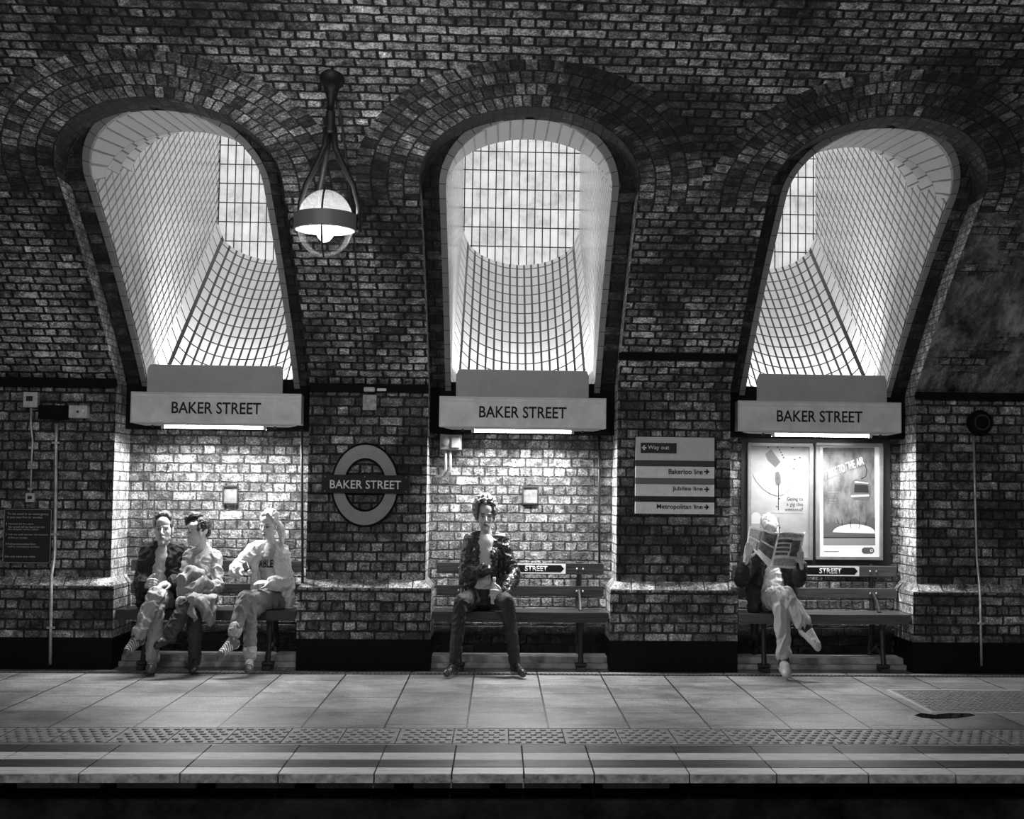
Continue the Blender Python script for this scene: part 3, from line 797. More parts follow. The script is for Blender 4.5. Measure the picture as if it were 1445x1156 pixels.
poly([(206, 640), (225, 618), (255, 620), (272, 645), (268, 700), (206, 700)], M_g4, 'drawn_shape', r)

r, (X0, X1, Z0, Z1) = poster(1152, 1246, 624.5, 791, 'framed poster of a cable car over a white dome, reading TAKE TO THE AIR')
YS[0] = .417
m = MB(); m.box(X0, X1, .417, .42, Z0, Z1); m.build('sheet', M_wink, r)
poly([(712, 158), (1080, 158), (1085, 853), (716, 853)], M_paperd, 'printed_sky', r, .414, .003)
A, B = U(715, 345), U(1008, 262)
text_mesh('TAKE TO THE AIR', *(A[0]+.0, B[0]+.0, (A[1]+B[1])/2-.034, (A[1]+B[1])/2+.034), .4160, M_wink, parent=r, bold=.012, depth=.0003, rot=math.atan2(107/181., 263/173.), skew=.15)
stroke([(712, 398), (1075, 252)], .0017, M_g1, 'drawn_cable', r, .411)
stroke([(1012, 282), (1025, 320), (1018, 365), (985, 382)], .004, M_g1, 'drawn_hanger', r, .411)
poly([(918, 400), (945, 382), (1030, 395), (1052, 430), (1055, 480), (1040, 540), (930, 530), (908, 495), (908, 440)], M_g2, 'drawn_cabin', r, .4115)
poly([(938, 420), (1032, 425), (1040, 480), (935, 478)], M_g1, 'drawn_cabin_window', r, .4105, .001)
poly([(912, 497), (1042, 492), (1040, 505), (915, 512)], M_g4, 'drawn_cabin_band', r, .4105, .001)
poly([(940, 398), (1035, 408), (1037, 416), (938, 408)], M_g4, 'drawn_cabin_band', r, .4105, .001)
dome = [(783, 760)]+[(933-150*math.cos(math.pi*k/14), 762-58*math.sin(math.pi*k/14)) for k in range(15)]+[(1083, 770)]
poly([(716, 700), (780, 690), (850, 700), (945, 655), (985, 700), (1060, 655), (1084, 660), (1084, 800), (716, 800)], M_g2, 'printed_skyline', r, .4125, .001)
poly(dome, M_wink, 'printed_dome', r, .411, .001)
for q in ((810, 655, 825, 700), (845, 650, 853, 715), (908, 650, 912, 730), (975, 650, 970, 735), (1030, 660, 1015, 715)): stroke([(q[0], q[1]), (q[2], q[3])], .0025, M_g1, 'drawn_mast', r, .4105)
poly([(716, 795), (1085, 795), (1085, 803), (716, 803)], M_g1, 'printed_shore', r, .4105, .001)
poly([(716, 803), (1085, 803), (1085, 853), (716, 853)], M_g3, 'printed_river', r, .4115, .001)
for v in (430, 446, 462): stroke([(738, v), (840, v+2)], .0016, M_g2, 'small_print_line', r)
for v in (485, 502, 518, 540, 556): stroke([(740, v), (820, v)], .0015, M_g2, 'small_print_line', r)
for v in (177, 191, 207): stroke([(714, v), (780, v)], .0022, M_wink, 'small_print_line', r, .411)
stroke([(722, 896), (826, 896)], .0022, M_g2, 'small_print_line', r, .413)
poly([(990, 880), (1005, 868), (1065, 868), (1078, 885), (1078, 900), (1065, 914), (1005, 914), (990, 902)], M_g2, 'round_ended_badge', r, .4145, .002)
c_ = U(1058, 891); m = MB(); m.lathe([(.012, 0), (.012, -.001), (.007, -.001)], (c_[0], .4158, c_[1]), 14, axis='y'); m.build('badge_ring', M_wink, r)

# emergency notice
a, b = at(6, 718, -.02), at(71, 795, -.02)
r = thing('emergency_notice', ((a.x+b.x)/2, -.02, b.z), 'black emergency instruction notice on the far left pier', 'sign')
m = MB(); m.box(a.x, b.x, -.02, 0, b.z, a.z); m.build('plate', M_ink, r, bevel=.002)
m = MB()
for q in ((a.x, b.x, a.z-.006, a.z), (a.x, b.x, b.z, b.z+.006), (a.x, a.x+.006, b.z, a.z), (b.x-.006, b.x, b.z, a.z)): m.box(q[0], q[1], -.0235, -.02, q[2], q[3])
m.build('rim', M_g3, r)
NW, NH = b.x-a.x, a.z-b.z
for body, l, rr, t, h in (('To be used in an emergency', .07, .93, .07, .055), ('if you see fire or smoke', .07, .80, .135, .05), ('1', .05, .065, .26, .035), ('Operate the fire alarm', .1, .62, .26, .04),
        ('No sound will be heard but the', .1, .86, .315, .036), ('Fire Brigade will be called', .1, .72, .365, .036), ('2', .05, .075, .46, .035), ('Tell any staff member the location', .1, .93, .46, .036), ('of fire or smoke', .1, .5, .515, .036),
        ('3', .05, .075, .63, .035), ('Follow instructions from', .1, .68, .63, .036), ('staff or emergency services', .1, .76, .685, .036), ('Do not take any risks', .05, .68, .86, .05)):
    text_mesh(body, a.x+l*NW, a.x+rr*NW, a.z-(t+h)*NH, a.z-t*NH, -.0215, M_g4, parent=r, depth=.001)

# electrical bits on the left pier
def pbox(name, x0, x1, y0, y1, dep, mt, label=None, cat=None, Y=-.0, bev=.004, base=None, parent=None):
    a, b = at(x0, y0, Y-dep), at(x1, y1, Y-dep)
    m = MB(); m.box(a.x, b.x, Y-dep, Y, b.z, a.z)
    o = m.build(name, mt, parent, bevel=bev, origin=None if parent else ((a.x+b.x)/2, Y, b.z))
    if label: tag(o, label, cat)
    return o
j = pbox('junction_box', 33, 52, 553, 575, .06, M_cream, 'pale square junction box high on the far left pier', 'junction box')
def onto(o, x0, x1, y0, y1, d0, d1, mt, name):
    a, b = at(x0, y0, -d0), at(x1, y1, -d0); p = o.location
    m = MB(); m.box(a.x-p.x, b.x-p.x, -d1-p.y, -d0-p.y, b.z-p.z, a.z-p.z); q = m.build(name, mt, bevel=0); q.parent = o; return q
onto(j, 37, 46, 559, 566, .06, .063, M_ink, 'dark_window')
def pipe(name, pts, rad, mt, label, cat='pipe', lift=.02, clips=()):
    P = [at(p[0], p[1], (p[2] if len(p) > 2 else -lift)) for p in pts]
    r_ = thing(name, P[-1], label, cat)
    m = MB(); m.tube(P, rad, 10); m.build('tube', mt, r_, smooth=True)
    for c_ in clips:
        q = at(c_[0], c_[1], (c_[2] if len(c_) > 2 else -lift)); m = MB(); m.box(q.x-rad*2.2, q.x+rad*2.2, q.y-rad*1.2, q.y+rad+.004, q.z-.008, q.z+.008); m.build('clip', mt, r_)
    return r_
pipe('conduit', [(44, 575), (43.5, 600), (46, 622), (44.5, 650), (43, 698)], .0085, M_gal, 'thin grey conduit below the square junction box', lift=.015, clips=((44.5, 632), (43, 690)))
j = pbox('call_point', 36, 48, 696, 709, .04, M_cream, 'small pale call point above the emergency notice', 'call point')
onto(j, 39, 45, 700, 704.5, .04, .043, M_ink, 'dark_window')
j = pbox('alarm_unit', 97, 122, 572, 590, .08, M_cream, 'pale rectangular alarm unit beside the tall left pipe', 'alarm unit')
p = j.location
for q, mt, n_ in (((109.5, 581), M_ink, 'button'), ((117, 580), M_wink, 'indicator')):
    c_ = at(q[0], q[1], -.08); m = MB(); m.lathe([(.0001, -.006), (.008, -.006), (.010, 0)], (c_.x-p.x, -.08-p.y, c_.z-p.z), 14, axis='y'); k = m.build(n_, mt); k.parent = j
m = MB(); c_ = at(76, 581, -.05); m.box(c_.x-.12, c_.x+.11, -.05, 0, c_.z-.06, c_.z+.05)
tag(m.build('cable_box', M_black, bevel=.01, origin=(c_.x, 0, c_.z)), 'black cable box between the junction box and the alarm unit', 'cable box')
pipe('downpipe', [(80, 598), (79, 625), (78.5, 700), (77.5, 775), (76, 790, -.05), (72.5, 812, -.12), (72, 850, -.12), (71, 938, -.12)], .013, M_gal, 'tall bent grey pipe running down the far left pier', lift=.03, clips=((79, 625), (77.5, 754), (72, 886, -.12)))
# right pier
r = thing('round_speaker', at(1380, 597, 0), 'round black speaker at the top of the right pier', 'speaker')
c_ = at(1380, 597, -.0); m = MB(); m.lathe([(.095, 0), (.10, -.05), (.085, -.09), (.05, -.10), (.0001, -.10)], (c_.x, -.0, c_.z), 28, axis='y'); m.build('drum', M_black, r, smooth='keep')
m = MB(); m.lathe([(.06, -.097), (.064, -.104), (.052, -.104), (.05, -.098)], (c_.x, -.0, c_.z), 28, axis='y'); m.build('rim', M_iron, r, smooth='keep')
pipe('downpipe', [(1374, 616), (1376, 700), (1378.5, 790), (1381, 812, -.04), (1383, 830, -.12), (1384, 880, -.12), (1385, 940, -.12)], .010, M_gal, 'thin grey pipe running down the right pier from the round speaker', lift=.02, clips=((1376, 700), (1384, 880, -.12)))
# thin black pipes in the bays
pipe('wall_pipe', [(426, 606, -.03), (426.5, 700, -.03), (427, 828, -.03)], .010, M_blackpipe, 'thin black pipe at the right edge of the left bay')
pipe('wall_pipe', [(845, 612, .42), (845.5, 700, .42), (846, 800, .42)], .010, M_blackpipe, 'thin black pipe on the middle bay wall, right of the hatch', clips=((845.5, 660, .42), (846, 745, .42)))

# hatches
for x0, x1, y0, y1, lb in ((314, 336, 685, 712, 'small square hatch in the left bay wall above the seated people'), (737, 760, 686, 712, 'small square hatch in the middle bay wall right of the curly head')):
    a, b = at(x0, y0, .43), at(x1, y1, .43); r = thing('wall_hatch', ((a.x+b.x)/2, .44, b.z), lb, 'hatch')
    m = MB(); t = .012
    for q in ((a.x, b.x, a.z-t, a.z), (a.x, b.x, b.z, b.z+t), (a.x, a.x+t, b.z+t, a.z-t), (b.x-t, b.x, b.z+t, a.z-t)): m.box(q[0], q[1], .428, .452, q[2], q[3])
    m.build('frame', M_iron, r)
    m = MB(); m.box(a.x+t, b.x-t, .442, .449, b.z+t, a.z-t); m.build('cover', plain('hatch_cover_metal', .22, .4, metal=.3, nz=.6, nscale=14), r)

# boxes on the pier between left and middle bays
r = thing('isolator_box', at(516, 531, 0), 'small pale isolator box at the foot of the lamp cable', 'box')
pbox('case', 508, 524, 517, 531, .05, M_cream, parent=r); 
a, b = at(510, 522, -.052), at(522, 526.5, -.052); m = MB(); m.box(a.x, b.x, -.054, -.049, b.z, a.z); m.build('name_tag', M_wink, r)
r = thing('cable_terminal', at(521, 580, 0), 'worn pale cable terminal plate below the dark conduit line', 'terminal')
pbox('plate', 512, 531, 557, 579, .04, plain('worn_plate', .36, .5, nz=.6, nscale=40), parent=r)
a, b = at(513, 546, -.06), at(529, 553, -.06); m = MB(); m.box(a.x, b.x, -.07, -.0, b.z, a.z); m.build('gland', M_cream, r, bevel=.01)
pbox('name_tag', 532, 545, 548, 552, .06, M_wink, 'small white tag on the dark conduit line', 'tag')
# electrical box in the middle bay
r = thing('switch_box', at(636, 637, .30), 'grey switch box at the top left of the middle bay', 'switch box')
m = MB(); a, b = at(621, 613, .22), at(651, 635, .22); m.box(a.x, b.x, .22, .45, b.z, a.z); m.build('case', plain('switch_box_paint', .16, .5, nz=.4), r, bevel=.006)
m = MB(); c_ = at(629, 623, .22); m.lathe([(.036, 0), (.034, -.02), (.02, -.026), (.0001, -.026)], (c_.x, .22, c_.z), 18, axis='y', sx=.8); m.build('dial', M_g3, r, smooth='keep')
m = MB(); a, b = at(637, 617, .205), at(649, 632, .205); m.box(a.x, b.x, .205, .22, b.z, a.z); m.build('cover', M_g3, r, bevel=.004)
for x in (629, 635.5):
    m = MB(); m.tube([at(x, 636, .26), at(x, 662, .26), at(x-4, 671, .30), at(x-14, 673, .34)], .011, 8); m.build('conduit', M_gal, r, smooth=True)

# dark conduit lines (cornice)
def trimline(n, pts, w, h, Yf=None):
    m = MB(); P = pts
    for p, q in zip(P, P[1:]): m.prism([(p[0], p[1]-w, p[2]-h/2), (q[0], q[1]-w, q[2]-h/2), (q[0], q[1]-w, q[2]+h/2), (p[0], p[1]-w, p[2]+h/2)], (0, w+.03, 0))
    struct(m.build(n, M_black))
trimline('trim_4', [(-6, 0, 2.175), (BAYS[0]-HW-.0, 0, 2.175)], .05, .07)
trimline('trim_5', [(BAYS[0]+HW, 0, 2.165), (BAYS[1]-HW, 0, 2.165)], .04, .06)
trimline('trim_6', [(BAYS[2]+HW, 0, 2.17), (6, 0, 2.17)], .05, .06)
q0, q1 = onvault(873, 503), onvault(1040, 505)
trimline('trim_7', [tuple(q0), tuple(q1)], .05, .05)

# manhole cover and puddle
mc = [ground(*p) for p in ((1262, 975), (1410, 975), (1500, 1006), (1317, 1006))]
xa, xb_, ya, yb2 = mc[3].x, mc[3].x+.95, mc[3].y, mc[0].y
r = thing('access_cover', ((xa+xb_)/2, (ya+yb2)/2, 0), 'ribbed metal access cover set in the paving on the right', 'cover')
m = MB()
for q in ((xa-.02, xb_, ya-.02, ya), (xa-.02, xb_, yb2, yb2+.03), (xa-.02, xa, ya, yb2)): m.box(q[0], q[1], q[2], q[3], 0, .006)
m.build('frame', M_cream, r)
m = MB(); m.box(xa, xb_, ya, yb2, 0, .003); 
for i in range(24):
    for k in range(13):
        x = xa+.03+i*.039; y = ya+.03+k*(yb2-ya-.04)/13; m.box(x, x+.024, y, y+.012 if (i+k) % 2 else y+.03, .003, .006)
m.build('plate', plain('cover_steel', .28, .4, metal=.4, nz=.5, nscale=25), r)
m = MB(); gp = [(1290, 1010), (1300, 1007), (1318, 1009.5), (1340, 1007), (1368, 1007.5), (1376, 1010), (1350, 1014), (1322, 1015), (1300, 1013)]
P = [ground(*p) for p in gp]; m.prism([(p.x, p.y, .001) for p in P], (0, 0, .002))
tag(m.build('puddle', plain('wet_black_patch', .008, .06), origin=P[0]), 'dark wet patch on the paving in front of the access cover', 'puddle')

# pendant lamp
o_ = onvault(469, 106); LY = o_.y
L = lambda px, py, dy=0: at(px, py, LY+dy)
r = thing('pendant_lamp', L(458, 316), 'lit glass globe lamp hanging on curved black arms from the vault', 'lamp')
c_ = L(469, 108, .05); m = MB(); m.ell(c_, (.082, .10, .085), 24, 14); m.build('ceiling_rose', M_iron, r, smooth=True)
m = MB(); m.tube([L(468, 118), L(468, 130), L(467, 142), L(466.5, 158)], [.055, .042, .024, .022], 16); m.build('stem', M_iron, r, smooth=True)
m = MB(); m.tube([L(466.5, 156), L(466.5, 158), L(466, 186), L(466, 188)], [.022, .030, .032, .02], 16); m.build('collar', M_iron, r, smooth='keep')
for arm in ([(461, 180, 0), (459, 205, 0), (447, 232, 0), (431, 262, .0), (424, 285, .0), (423, 300, 0)], [(471, 180, 0), (473, 208, 0), (484, 232, 0), (499, 262, 0), (506, 290, 0), (507, 328, 0)], [(464, 184, .03), (461, 215, .08), (455, 245, .15), (450, 272, .19), (449, 296, .2)]):
    m = MB(); m.tube([L(*p) for p in arm], [.021, .020, .018, .017, .016, .016], 8); m.build('arm', M_iron, r, smooth=True)
gc = L(459, 316); GX, GZ = .171, .208
gm, nt, b = newmat('clear_globe_glass')
b.inputs['Base Color'].default_value = g(1); b.inputs['Roughness'].default_value = .03
tr = N(nt, 'ShaderNodeBsdfTransparent'); ms_ = N(nt, 'ShaderNodeMixShader'); lw = N(nt, 'ShaderNodeLayerWeight'); lw.inputs['Blend'].default_value = .35
gl = N(nt, 'ShaderNodeBsdfGlossy'); gl.inputs['Roughness'].default_value = .04
nt.links.new(ramp(nt, lw.outputs['Facing'], [(.2, .06), (.95, .75)]), ms_.inputs[0]); nt.links.new(tr.outputs[0], ms_.inputs[1]); nt.links.new(gl.outputs[0], ms_.inputs[2])
nt.links.new(ms_.outputs[0], nt.nodes['Material Output'].inputs[0])
fm, nt, b = newmat('frosted_globe_glass')
tl = N(nt, 'ShaderNodeBsdfTranslucent'); tr = N(nt, 'ShaderNodeBsdfTransparent'); ms_ = N(nt, 'ShaderNodeMixShader'); ms_.inputs[0].default_value = .72
tl.inputs[0].default_value = g(.28); nt.links.new(tl.outputs[0], ms_.inputs[1]); nt.links.new(tr.outputs[0], ms_.inputs[2]); nt.links.new(ms_.outputs[0], nt.nodes['Material Output'].inputs[0])
m = MB()
half = lambda a0, a1: [(GX*math.cos(a0+(a1-a0)*k/10)+1e-4, GZ*math.sin(a0+(a1-a0)*k/10)) for k in range(11)]
m.lathe([(a*1.0, h) for a, h in half(-math.pi/2, 0)], gc, 36); m.build('lower_glass', gm, r, smooth=True)
m = MB(); m.lathe(half(0, math.pi/2), gc, 36); m.build('upper_glass', fm, r, smooth=True)
m = MB(); m.lathe([(GX+.012, -.05), (GX+.020, -.045), (GX+.020, .045), (GX+.010, .05), (GX+.006, .05), (GX+.006, -.05), (GX+.012, -.05)], gc+Vector((0, 0, .01)), 40); m.build('band', plain('lamp_band_metal', .22, .45), r, smooth='keep')
for sg in (-1, 1):
    pts = [gc+Vector((0, -(GX+.006)*math.cos(t)*1.0, (GZ+.005)*math.sin(t)*1.0)) for t in [sg*(.1+1.35*k/8) for k in range(9)]]
    m = MB(); m.tube(pts, .006, 6); m.build('seam_bar', M_iron, r, smooth=True)
for sg in (-1, 1):
    q = gc+Vector((sg*(GX+.03), 0, .0)); m = MB(); m.ell(q, (.02, .02, .035), 10, 8); m.build('lug', M_iron, r, smooth=True)
m = MB(); m.lathe([(.0001, -.035), (.06, -.03), (.11, -.01), (.10, .01), (.03, .03), (.0001, .03)], gc+Vector((0, 0, -.03)), 24, sx=1.0)
bulb = m.build('bulb', plain('lit_lamp_bulb', .9, .4, emit=9), r, smooth=True)
lp = point('pendant_lamp_glow', gc+Vector((0, 0, -.02)), 34, .09)

# cable from the lamp rose down the vault
P = [onvault(*p, lift=.035) for p in ((472, 130), (481, 165), (488, 220), (494, 280), (500, 340), (505, 400), (510, 460), (514, 505))]
P.append(at(515, 518, -.02))
r = thing('lamp_cable', P[-1], 'thin black cable running down the vault from the lamp', 'cable'); m = MB(); m.tube(P, .007, 6); m.build('sheath', M_blackpipe, r, smooth=True)
#PEOPLE
# ------------------------------------------------------------------ people: sculpting helpers
XS = .8            # everything in this place is a fifth narrower than it is tall
def J(px, py, Y, z=None):
    p = at(px, py, Y); return Vector((p.x/XS, p.y, p.z if z is None else z))
def skin_like(name, tex=.15, rough=.55, fine=60, bump=.15, coat=0):
    """grey surface whose own tones (brows, lips, prints) come from a colour attribute"""
    m, nt, b = newmat(name)
    at_ = N(nt, 'ShaderNodeAttribute'); at_.attribute_name = 'tone'
    tc = N(nt, 'ShaderNodeTexCoord')
    f = ramp(nt, noise_(nt, tc.outputs['Object'], fine, 4, .7), [(.3, 1-tex), (.7, 1+tex)])
    nt.links.new(math_(nt, 'MULTIPLY', at_.outputs['Fac'], f), b.inputs['Base Color'])
    b.inputs['Roughness'].default_value = rough; sm(b, 'Coat Weight', coat)
    if bump:
        bp = N(nt, 'ShaderNodeBump'); bp.inputs['Strength'].default_value = bump; bp.inputs['Distance'].default_value = .006
        nt.links.new(noise_(nt, tc.outputs['Object'], fine*1.2, 4, .65), bp.inputs['Height']); nt.links.new(bp.outputs[0], b.inputs['Normal'])
    return m
M_skin = skin_like('skin', .06, .45, 40, .05)
M_cloth = skin_like('woven_cloth', .12, .85, 90, .3)
M_denim = skin_like('denim', .16, .8, 110, .3)
M_leather = skin_like('creased_leather', .4, .27, 28, .8, .3)
M_shoe = skin_like('shoe_leather', .2, .35, 60, .2)
M_hair = skin_like('hair', .45, .5, 140, .5)

class Blob:
    def __init__(s): s.v = []; s.f = []
    def add(s, V, F):
        i = len(s.v); s.v += [tuple(v) for v in V]; s.f += [tuple(i+k for k in f) for f in F]
    def ell(s, c, r, R=None, n=16, m=10):
        c = Vector(c); V = []; F = []
        pts = [(0, 0, -1)]
        for j in range(1, m):
            a = math.pi*j/m
            for k in range(n): pts.append((math.sin(a)*math.cos(2*math.pi*k/n), math.sin(a)*math.sin(2*math.pi*k/n), -math.cos(a)))
        pts.append((0, 0, 1))
        for p in pts:
            q = Vector((p[0]*r[0], p[1]*r[1], p[2]*r[2])); V.append(c+(R@q if R is not None else q))
        L_ = len(pts)-1
        for k in range(n):
            F.append((0, 1+(k+1) % n, 1+k)); F.append((L_, L_-n+k, L_-n+(k+1) % n))
            for j in range(m-2):
                a = 1+j*n; F.append((a+k, a+(k+1) % n, a+n+(k+1) % n, a+n+k))
        s.add(V, F)
    def cap(s, p0, p1, r0, r1, flat=None, n=14):
        """tapered capsule; flat=(axis, factor) squashes the section along an axis"""
        p0, p1 = Vector(p0), Vector(p1); d = p1-p0; L_ = d.length
        if L_ < 1e-6: return s.ell(p0, (r0, r0, r0))
        z = d/L_; a = z.orthogonal().normalized(); b = z.cross(a)
        if flat:
            b = Vector(flat[0]); b = (b-z*b.dot(z)).normalized(); a = b.cross(z)
        fl = flat[1] if flat else 1
        prof_ = [(-math.cos(t)*1.0, math.sin(t), 0) for t in (math.pi/2*k/4 for k in range(1, 5))]
        V = [p0-z*r0]; F = []
        rows = [(p0-z*r0*math.cos(math.pi/2*k/4), r0*math.sin(math.pi/2*k/4)) for k in range(1, 5)]
        rows += [(p1+z*r1*math.cos(math.pi/2*k/4), r1*math.sin(math.pi/2*k/4)) for k in range(4, 0, -1)]
        for c, r in rows:
            for k in range(n):
                t = 2*math.pi*k/n; V.append(c+r*(math.cos(t)*a+fl*math.sin(t)*b))
        V.append(p1+z*r1); e = len(V)-1
        for k in range(n):
            F.append((0, 1+(k+1) % n, 1+k)); F.append((e, e-n+k, e-n+(k+1) % n))
            for j in range(len(rows)-1):
                q = 1+j*n; F.append((q+k, q+(k+1) % n, q+n+(k+1) % n, q+n+k))
        s.add(V, F)
    def chain(s, P, R, flat=None):
        for a, b, ra, rb in zip(P, P[1:], R, R[1:]): s.cap(a, b, ra, rb, flat)
    def mesh(s, voxel, smooth=4):
        me = bpy.data.meshes.new('blob'); me.from_pydata(s.v, [], s.f)
        o = bpy.data.objects.new('blob', me); C.objects.link(o)
        r = o.modifiers.new('r', 'REMESH'); r.mode = 'VOXEL'; r.voxel_size = voxel
        if smooth: q = o.modifiers.new('s', 'SMOOTH'); q.factor = .5; q.iterations = smooth
        dg = bpy.context.evaluated_depsgraph_get(); out = bpy.data.meshes.new_from_object(o.evaluated_get(dg))
        bpy.data.objects.remove(o); bpy.data.meshes.remove(me)
        return out
def co_of(me):
    c = np.empty(len(me.vertices)*3, np.float32); me.vertices.foreach_get('co', c); return c.reshape(-1, 3)
def finish(name, parts, mat, root_loc, parent=None):
    """parts: list of (mesh, tone array or float, wrinkle function or None); joined into one object, narrowed to the place's proportions"""
    V, Fc, T = [], [], []; off = 0
    for me, tone, wr in parts:
        c = co_of(me)
        if wr is not None:
            nn = np.empty(len(me.vertices)*3, np.float32); me.vertices.foreach_get('normal', nn); nn = nn.reshape(-1, 3)
            dsp = np.array([wr(Vector(p)) for p in c.tolist()], np.float32); c = c+nn*dsp[:, None]
        t = np.full(len(c), tone, np.float32) if isinstance(tone, (int, float)) else np.array([tone(p) for p in c.tolist()], np.float32)
        V.append(c); T.append(t)
        Fc += [tuple(off+k for k in p.vertices) for p in me.polygons]; off += len(c); bpy.data.meshes.remove(me)
    V = np.concatenate(V); T = np.concatenate(T)
    on = (V[:, 1] > -.075) & (V[:, 2] > .30) & (V[:, 2] < .455); V[on, 2] = .455+(V[on, 2]-.455)*.02
    bk = (V[:, 1] > .288) & (V[:, 2] > .45) & (V[:, 2] < .9); V[bk, 1] = .288+(V[bk, 1]-.288)*.02
    V = V*np.array([XS, 1, 1]) - np.array(root_loc)
    me = bpy.data.meshes.new(name); me.from_pydata(V.tolist(), [], Fc)
    ca = me.color_attributes.new('tone', 'FLOAT_COLOR', 'POINT')
    ca.data.foreach_set('color', np.stack([T, T, T, np.ones_like(T)], 1).ravel())
    me.polygons.foreach_set('use_smooth', [True]*len(me.polygons)); me.materials.append(mat); me.update()
    o = bpy.data.objects.new(name, me); C.objects.link(o)
    if parent is not None: o.parent = parent
    else: o.location = root_loc
    return o
def folds(amp, sx=9, sy=9, sz=16, seed=0):
    def f(p):
        v = Vector((p.x*sx+seed*3.1, p.y*sy, p.z*sz))
        v = v+Vector((mnoise.noise(v*.6), 0, mnoise.noise(v*.6+Vector((5, 5, 5)))))*.8
        n1 = mnoise.noise(v); n2 = mnoise.noise(v*2.1+Vector((7, 3, 1)))
        return amp*((1-min(abs(n1)*4.2, 2.2))*.8+(1-min(abs(n2)*4, 2))*.3)
    return f
def frame_from(fwd, up):
    y = -Vector(fwd).normalized(); z = Vector(up); z = (z-y*z.dot(y)).normalized(); x = y.cross(z)
    return Matrix((x, y, z)).transposed()
def head_frame(yaw, pitch, roll):
    """yaw > 0 looks towards picture right, pitch > 0 looks down"""
    return Matrix.Rotation(math.radians(yaw), 3, 'Z') @ Matrix.Rotation(math.radians(pitch), 3, 'X') @ Matrix.Rotation(math.radians(roll), 3, 'Y')
def head(c, R, neck, skin=.5, lips=.30, brow=.10, k=1.0, jaw=1.0, eyes=True, stubble=0, nr=.052):
    b = Blob(); c = Vector(c); q = lambda x, y, z: c+R@(Vector((x, y, z))*k)
    E_ = lambda x, y, z, r: b.ell(q(x, y, z), tuple(i*k for i in r), R)
    E_(0, .018, .035, (.079, .096, .084)); E_(0, -.030, -.01, (.069, .064, .085)); E_(0, -.04, -.066, (.052*jaw, .049, .042))
    E_(0, -.080, -.094, (.019*jaw, .016, .017)); E_(0, -.05, .05, (.058, .045, .045))
    for s in (-1, 1):
        E_(s*.040, -.066, -.020, (.020, .018, .018)); E_(s*.076, .014, -.010, (.009, .018, .030)); E_(s*.045*jaw, -.02, -.066, (.016, .03, .02))
        b.cap(q(s*.010, -.090, .021), q(s*.046, -.076, .018), .0085*k, .008*k); E_(s*.013, -.104, -.033, (.008, .010, .008))
    b.cap(q(0, -.088, .014), q(0, -.117, -.024), .0075*k, .0115*k); b.cap(q(0, -.117, -.026), q(0, -.098, -.036), .010*k, .008*k)
    E_(0, -.094, -.055, (.024, .011, .0065)); E_(0, -.092, -.067, (.020, .011, .0075)); E_(0, -.086, -.060, (.028, .012, .016))
    n0 = q(0, .02, -.05); b.chain([n0, (n0+Vector(neck))/2, neck], [nr*k*1.02, nr*k*.97, nr*1.12*k])
    Ri = R.transposed()
    def tone(p):
        l = Ri@(Vector(p)-c)/k; x, y, z = l; ax = abs(x); t = skin
        if y < -.045:
            if .013 < ax < .050 and abs(z-(.0225-.10*max(0, ax-.03))) < .0045: t = brow
            dx, dz = (ax-.031)/.0155, (z-.0015)/.0065
            if dx*dx+dz*dz < 1: t = .03 if abs(ax-.031) < .0062 else .42
            elif dx*dx+dz*dz < 1.9 and z > .0: t = .07
            elif dx*dx+dz*dz < 3.0: t = skin*.72
            if y < -.075 and (x/.023)**2+((z+.061)/.0105)**2 < 1: t = lips
            if y < -.085 and ax < .021 and abs(z+.061) < .0016: t = .06
            if ax < .017 and ax > .006 and abs(z+.0385) < .003 and y < -.095: t = .08
        if stubble and z < -.045 and y < .0: t *= (1-stubble)
        return t
    return (b.mesh(.0034, 2), tone, None)
def hand(wr, fwd, palm, thumb, curl=.6, k=1.0, spread=.0, tone=.5):
    """palm = direction the palm faces, thumb = direction of the thumb side"""
    b = Blob(); f = Vector(fwd).normalized(); pn = Vector(palm); pn = (pn-f*pn.dot(f)).normalized()
    s = f.cross(pn); s = s if s.dot(Vector(thumb)) > 0 else -s
    wr = Vector(wr); b.cap(wr-f*.02, wr+f*.02, .027*k, .026*k, (pn, .75))
    for o_ in (-.028, -.010, .010, .028): b.cap(wr+f*.015*k+s*o_*.55*k, wr+f*.088*k+s*o_*k, .017*k, .0125*k, (pn, .85))
    for i, (o_, L_) in enumerate(((.030, .072), (.010, .080), (-.010, .075), (-.029, .060))):
        p = wr+f*.090*k+s*o_*k; d = (f+s*spread*(o_/.03)).normalized(); r = .0095*k
        for j, fr in enumerate((.45, .32, .23)):
            a = curl*(.75+.12*i)*(.55 if j == 0 else 1.0)
            d = (d*math.cos(a)+pn*math.sin(a)).normalized() if j == 0 else (d*math.cos(a)+(s.cross(d) if s.cross(d).dot(pn) > 0 or True else pn)*0+_perp(d, s, pn)*math.sin(a)).normalized()
            q = p+d*L_*fr*k; b.cap(p, q, r, r*.9, n=8); p = q; r *= .9
    p = wr+f*.025*k+s*.026*k; d = (f*.6+s*.75+pn*.25).normalized()
    for L_, r in ((.038, .0125), (.028, .0105), (.020, .009)):
        q = p+d*L_*k; b.cap(p, q, r*k, r*.9*k, n=8); p = q; d = (d*.8+f*.45+pn*.2*curl).normalized()
    return (b.mesh(.0042, 1), tone, None)
def _perp(d, s, pn):
    v = s.cross(d).normalized()
    # turning direction: from the finger direction towards the palm
    w = pn-d*pn.dot(d)
    return v if v.dot(w) >= 0 or w.length < .15 else -v

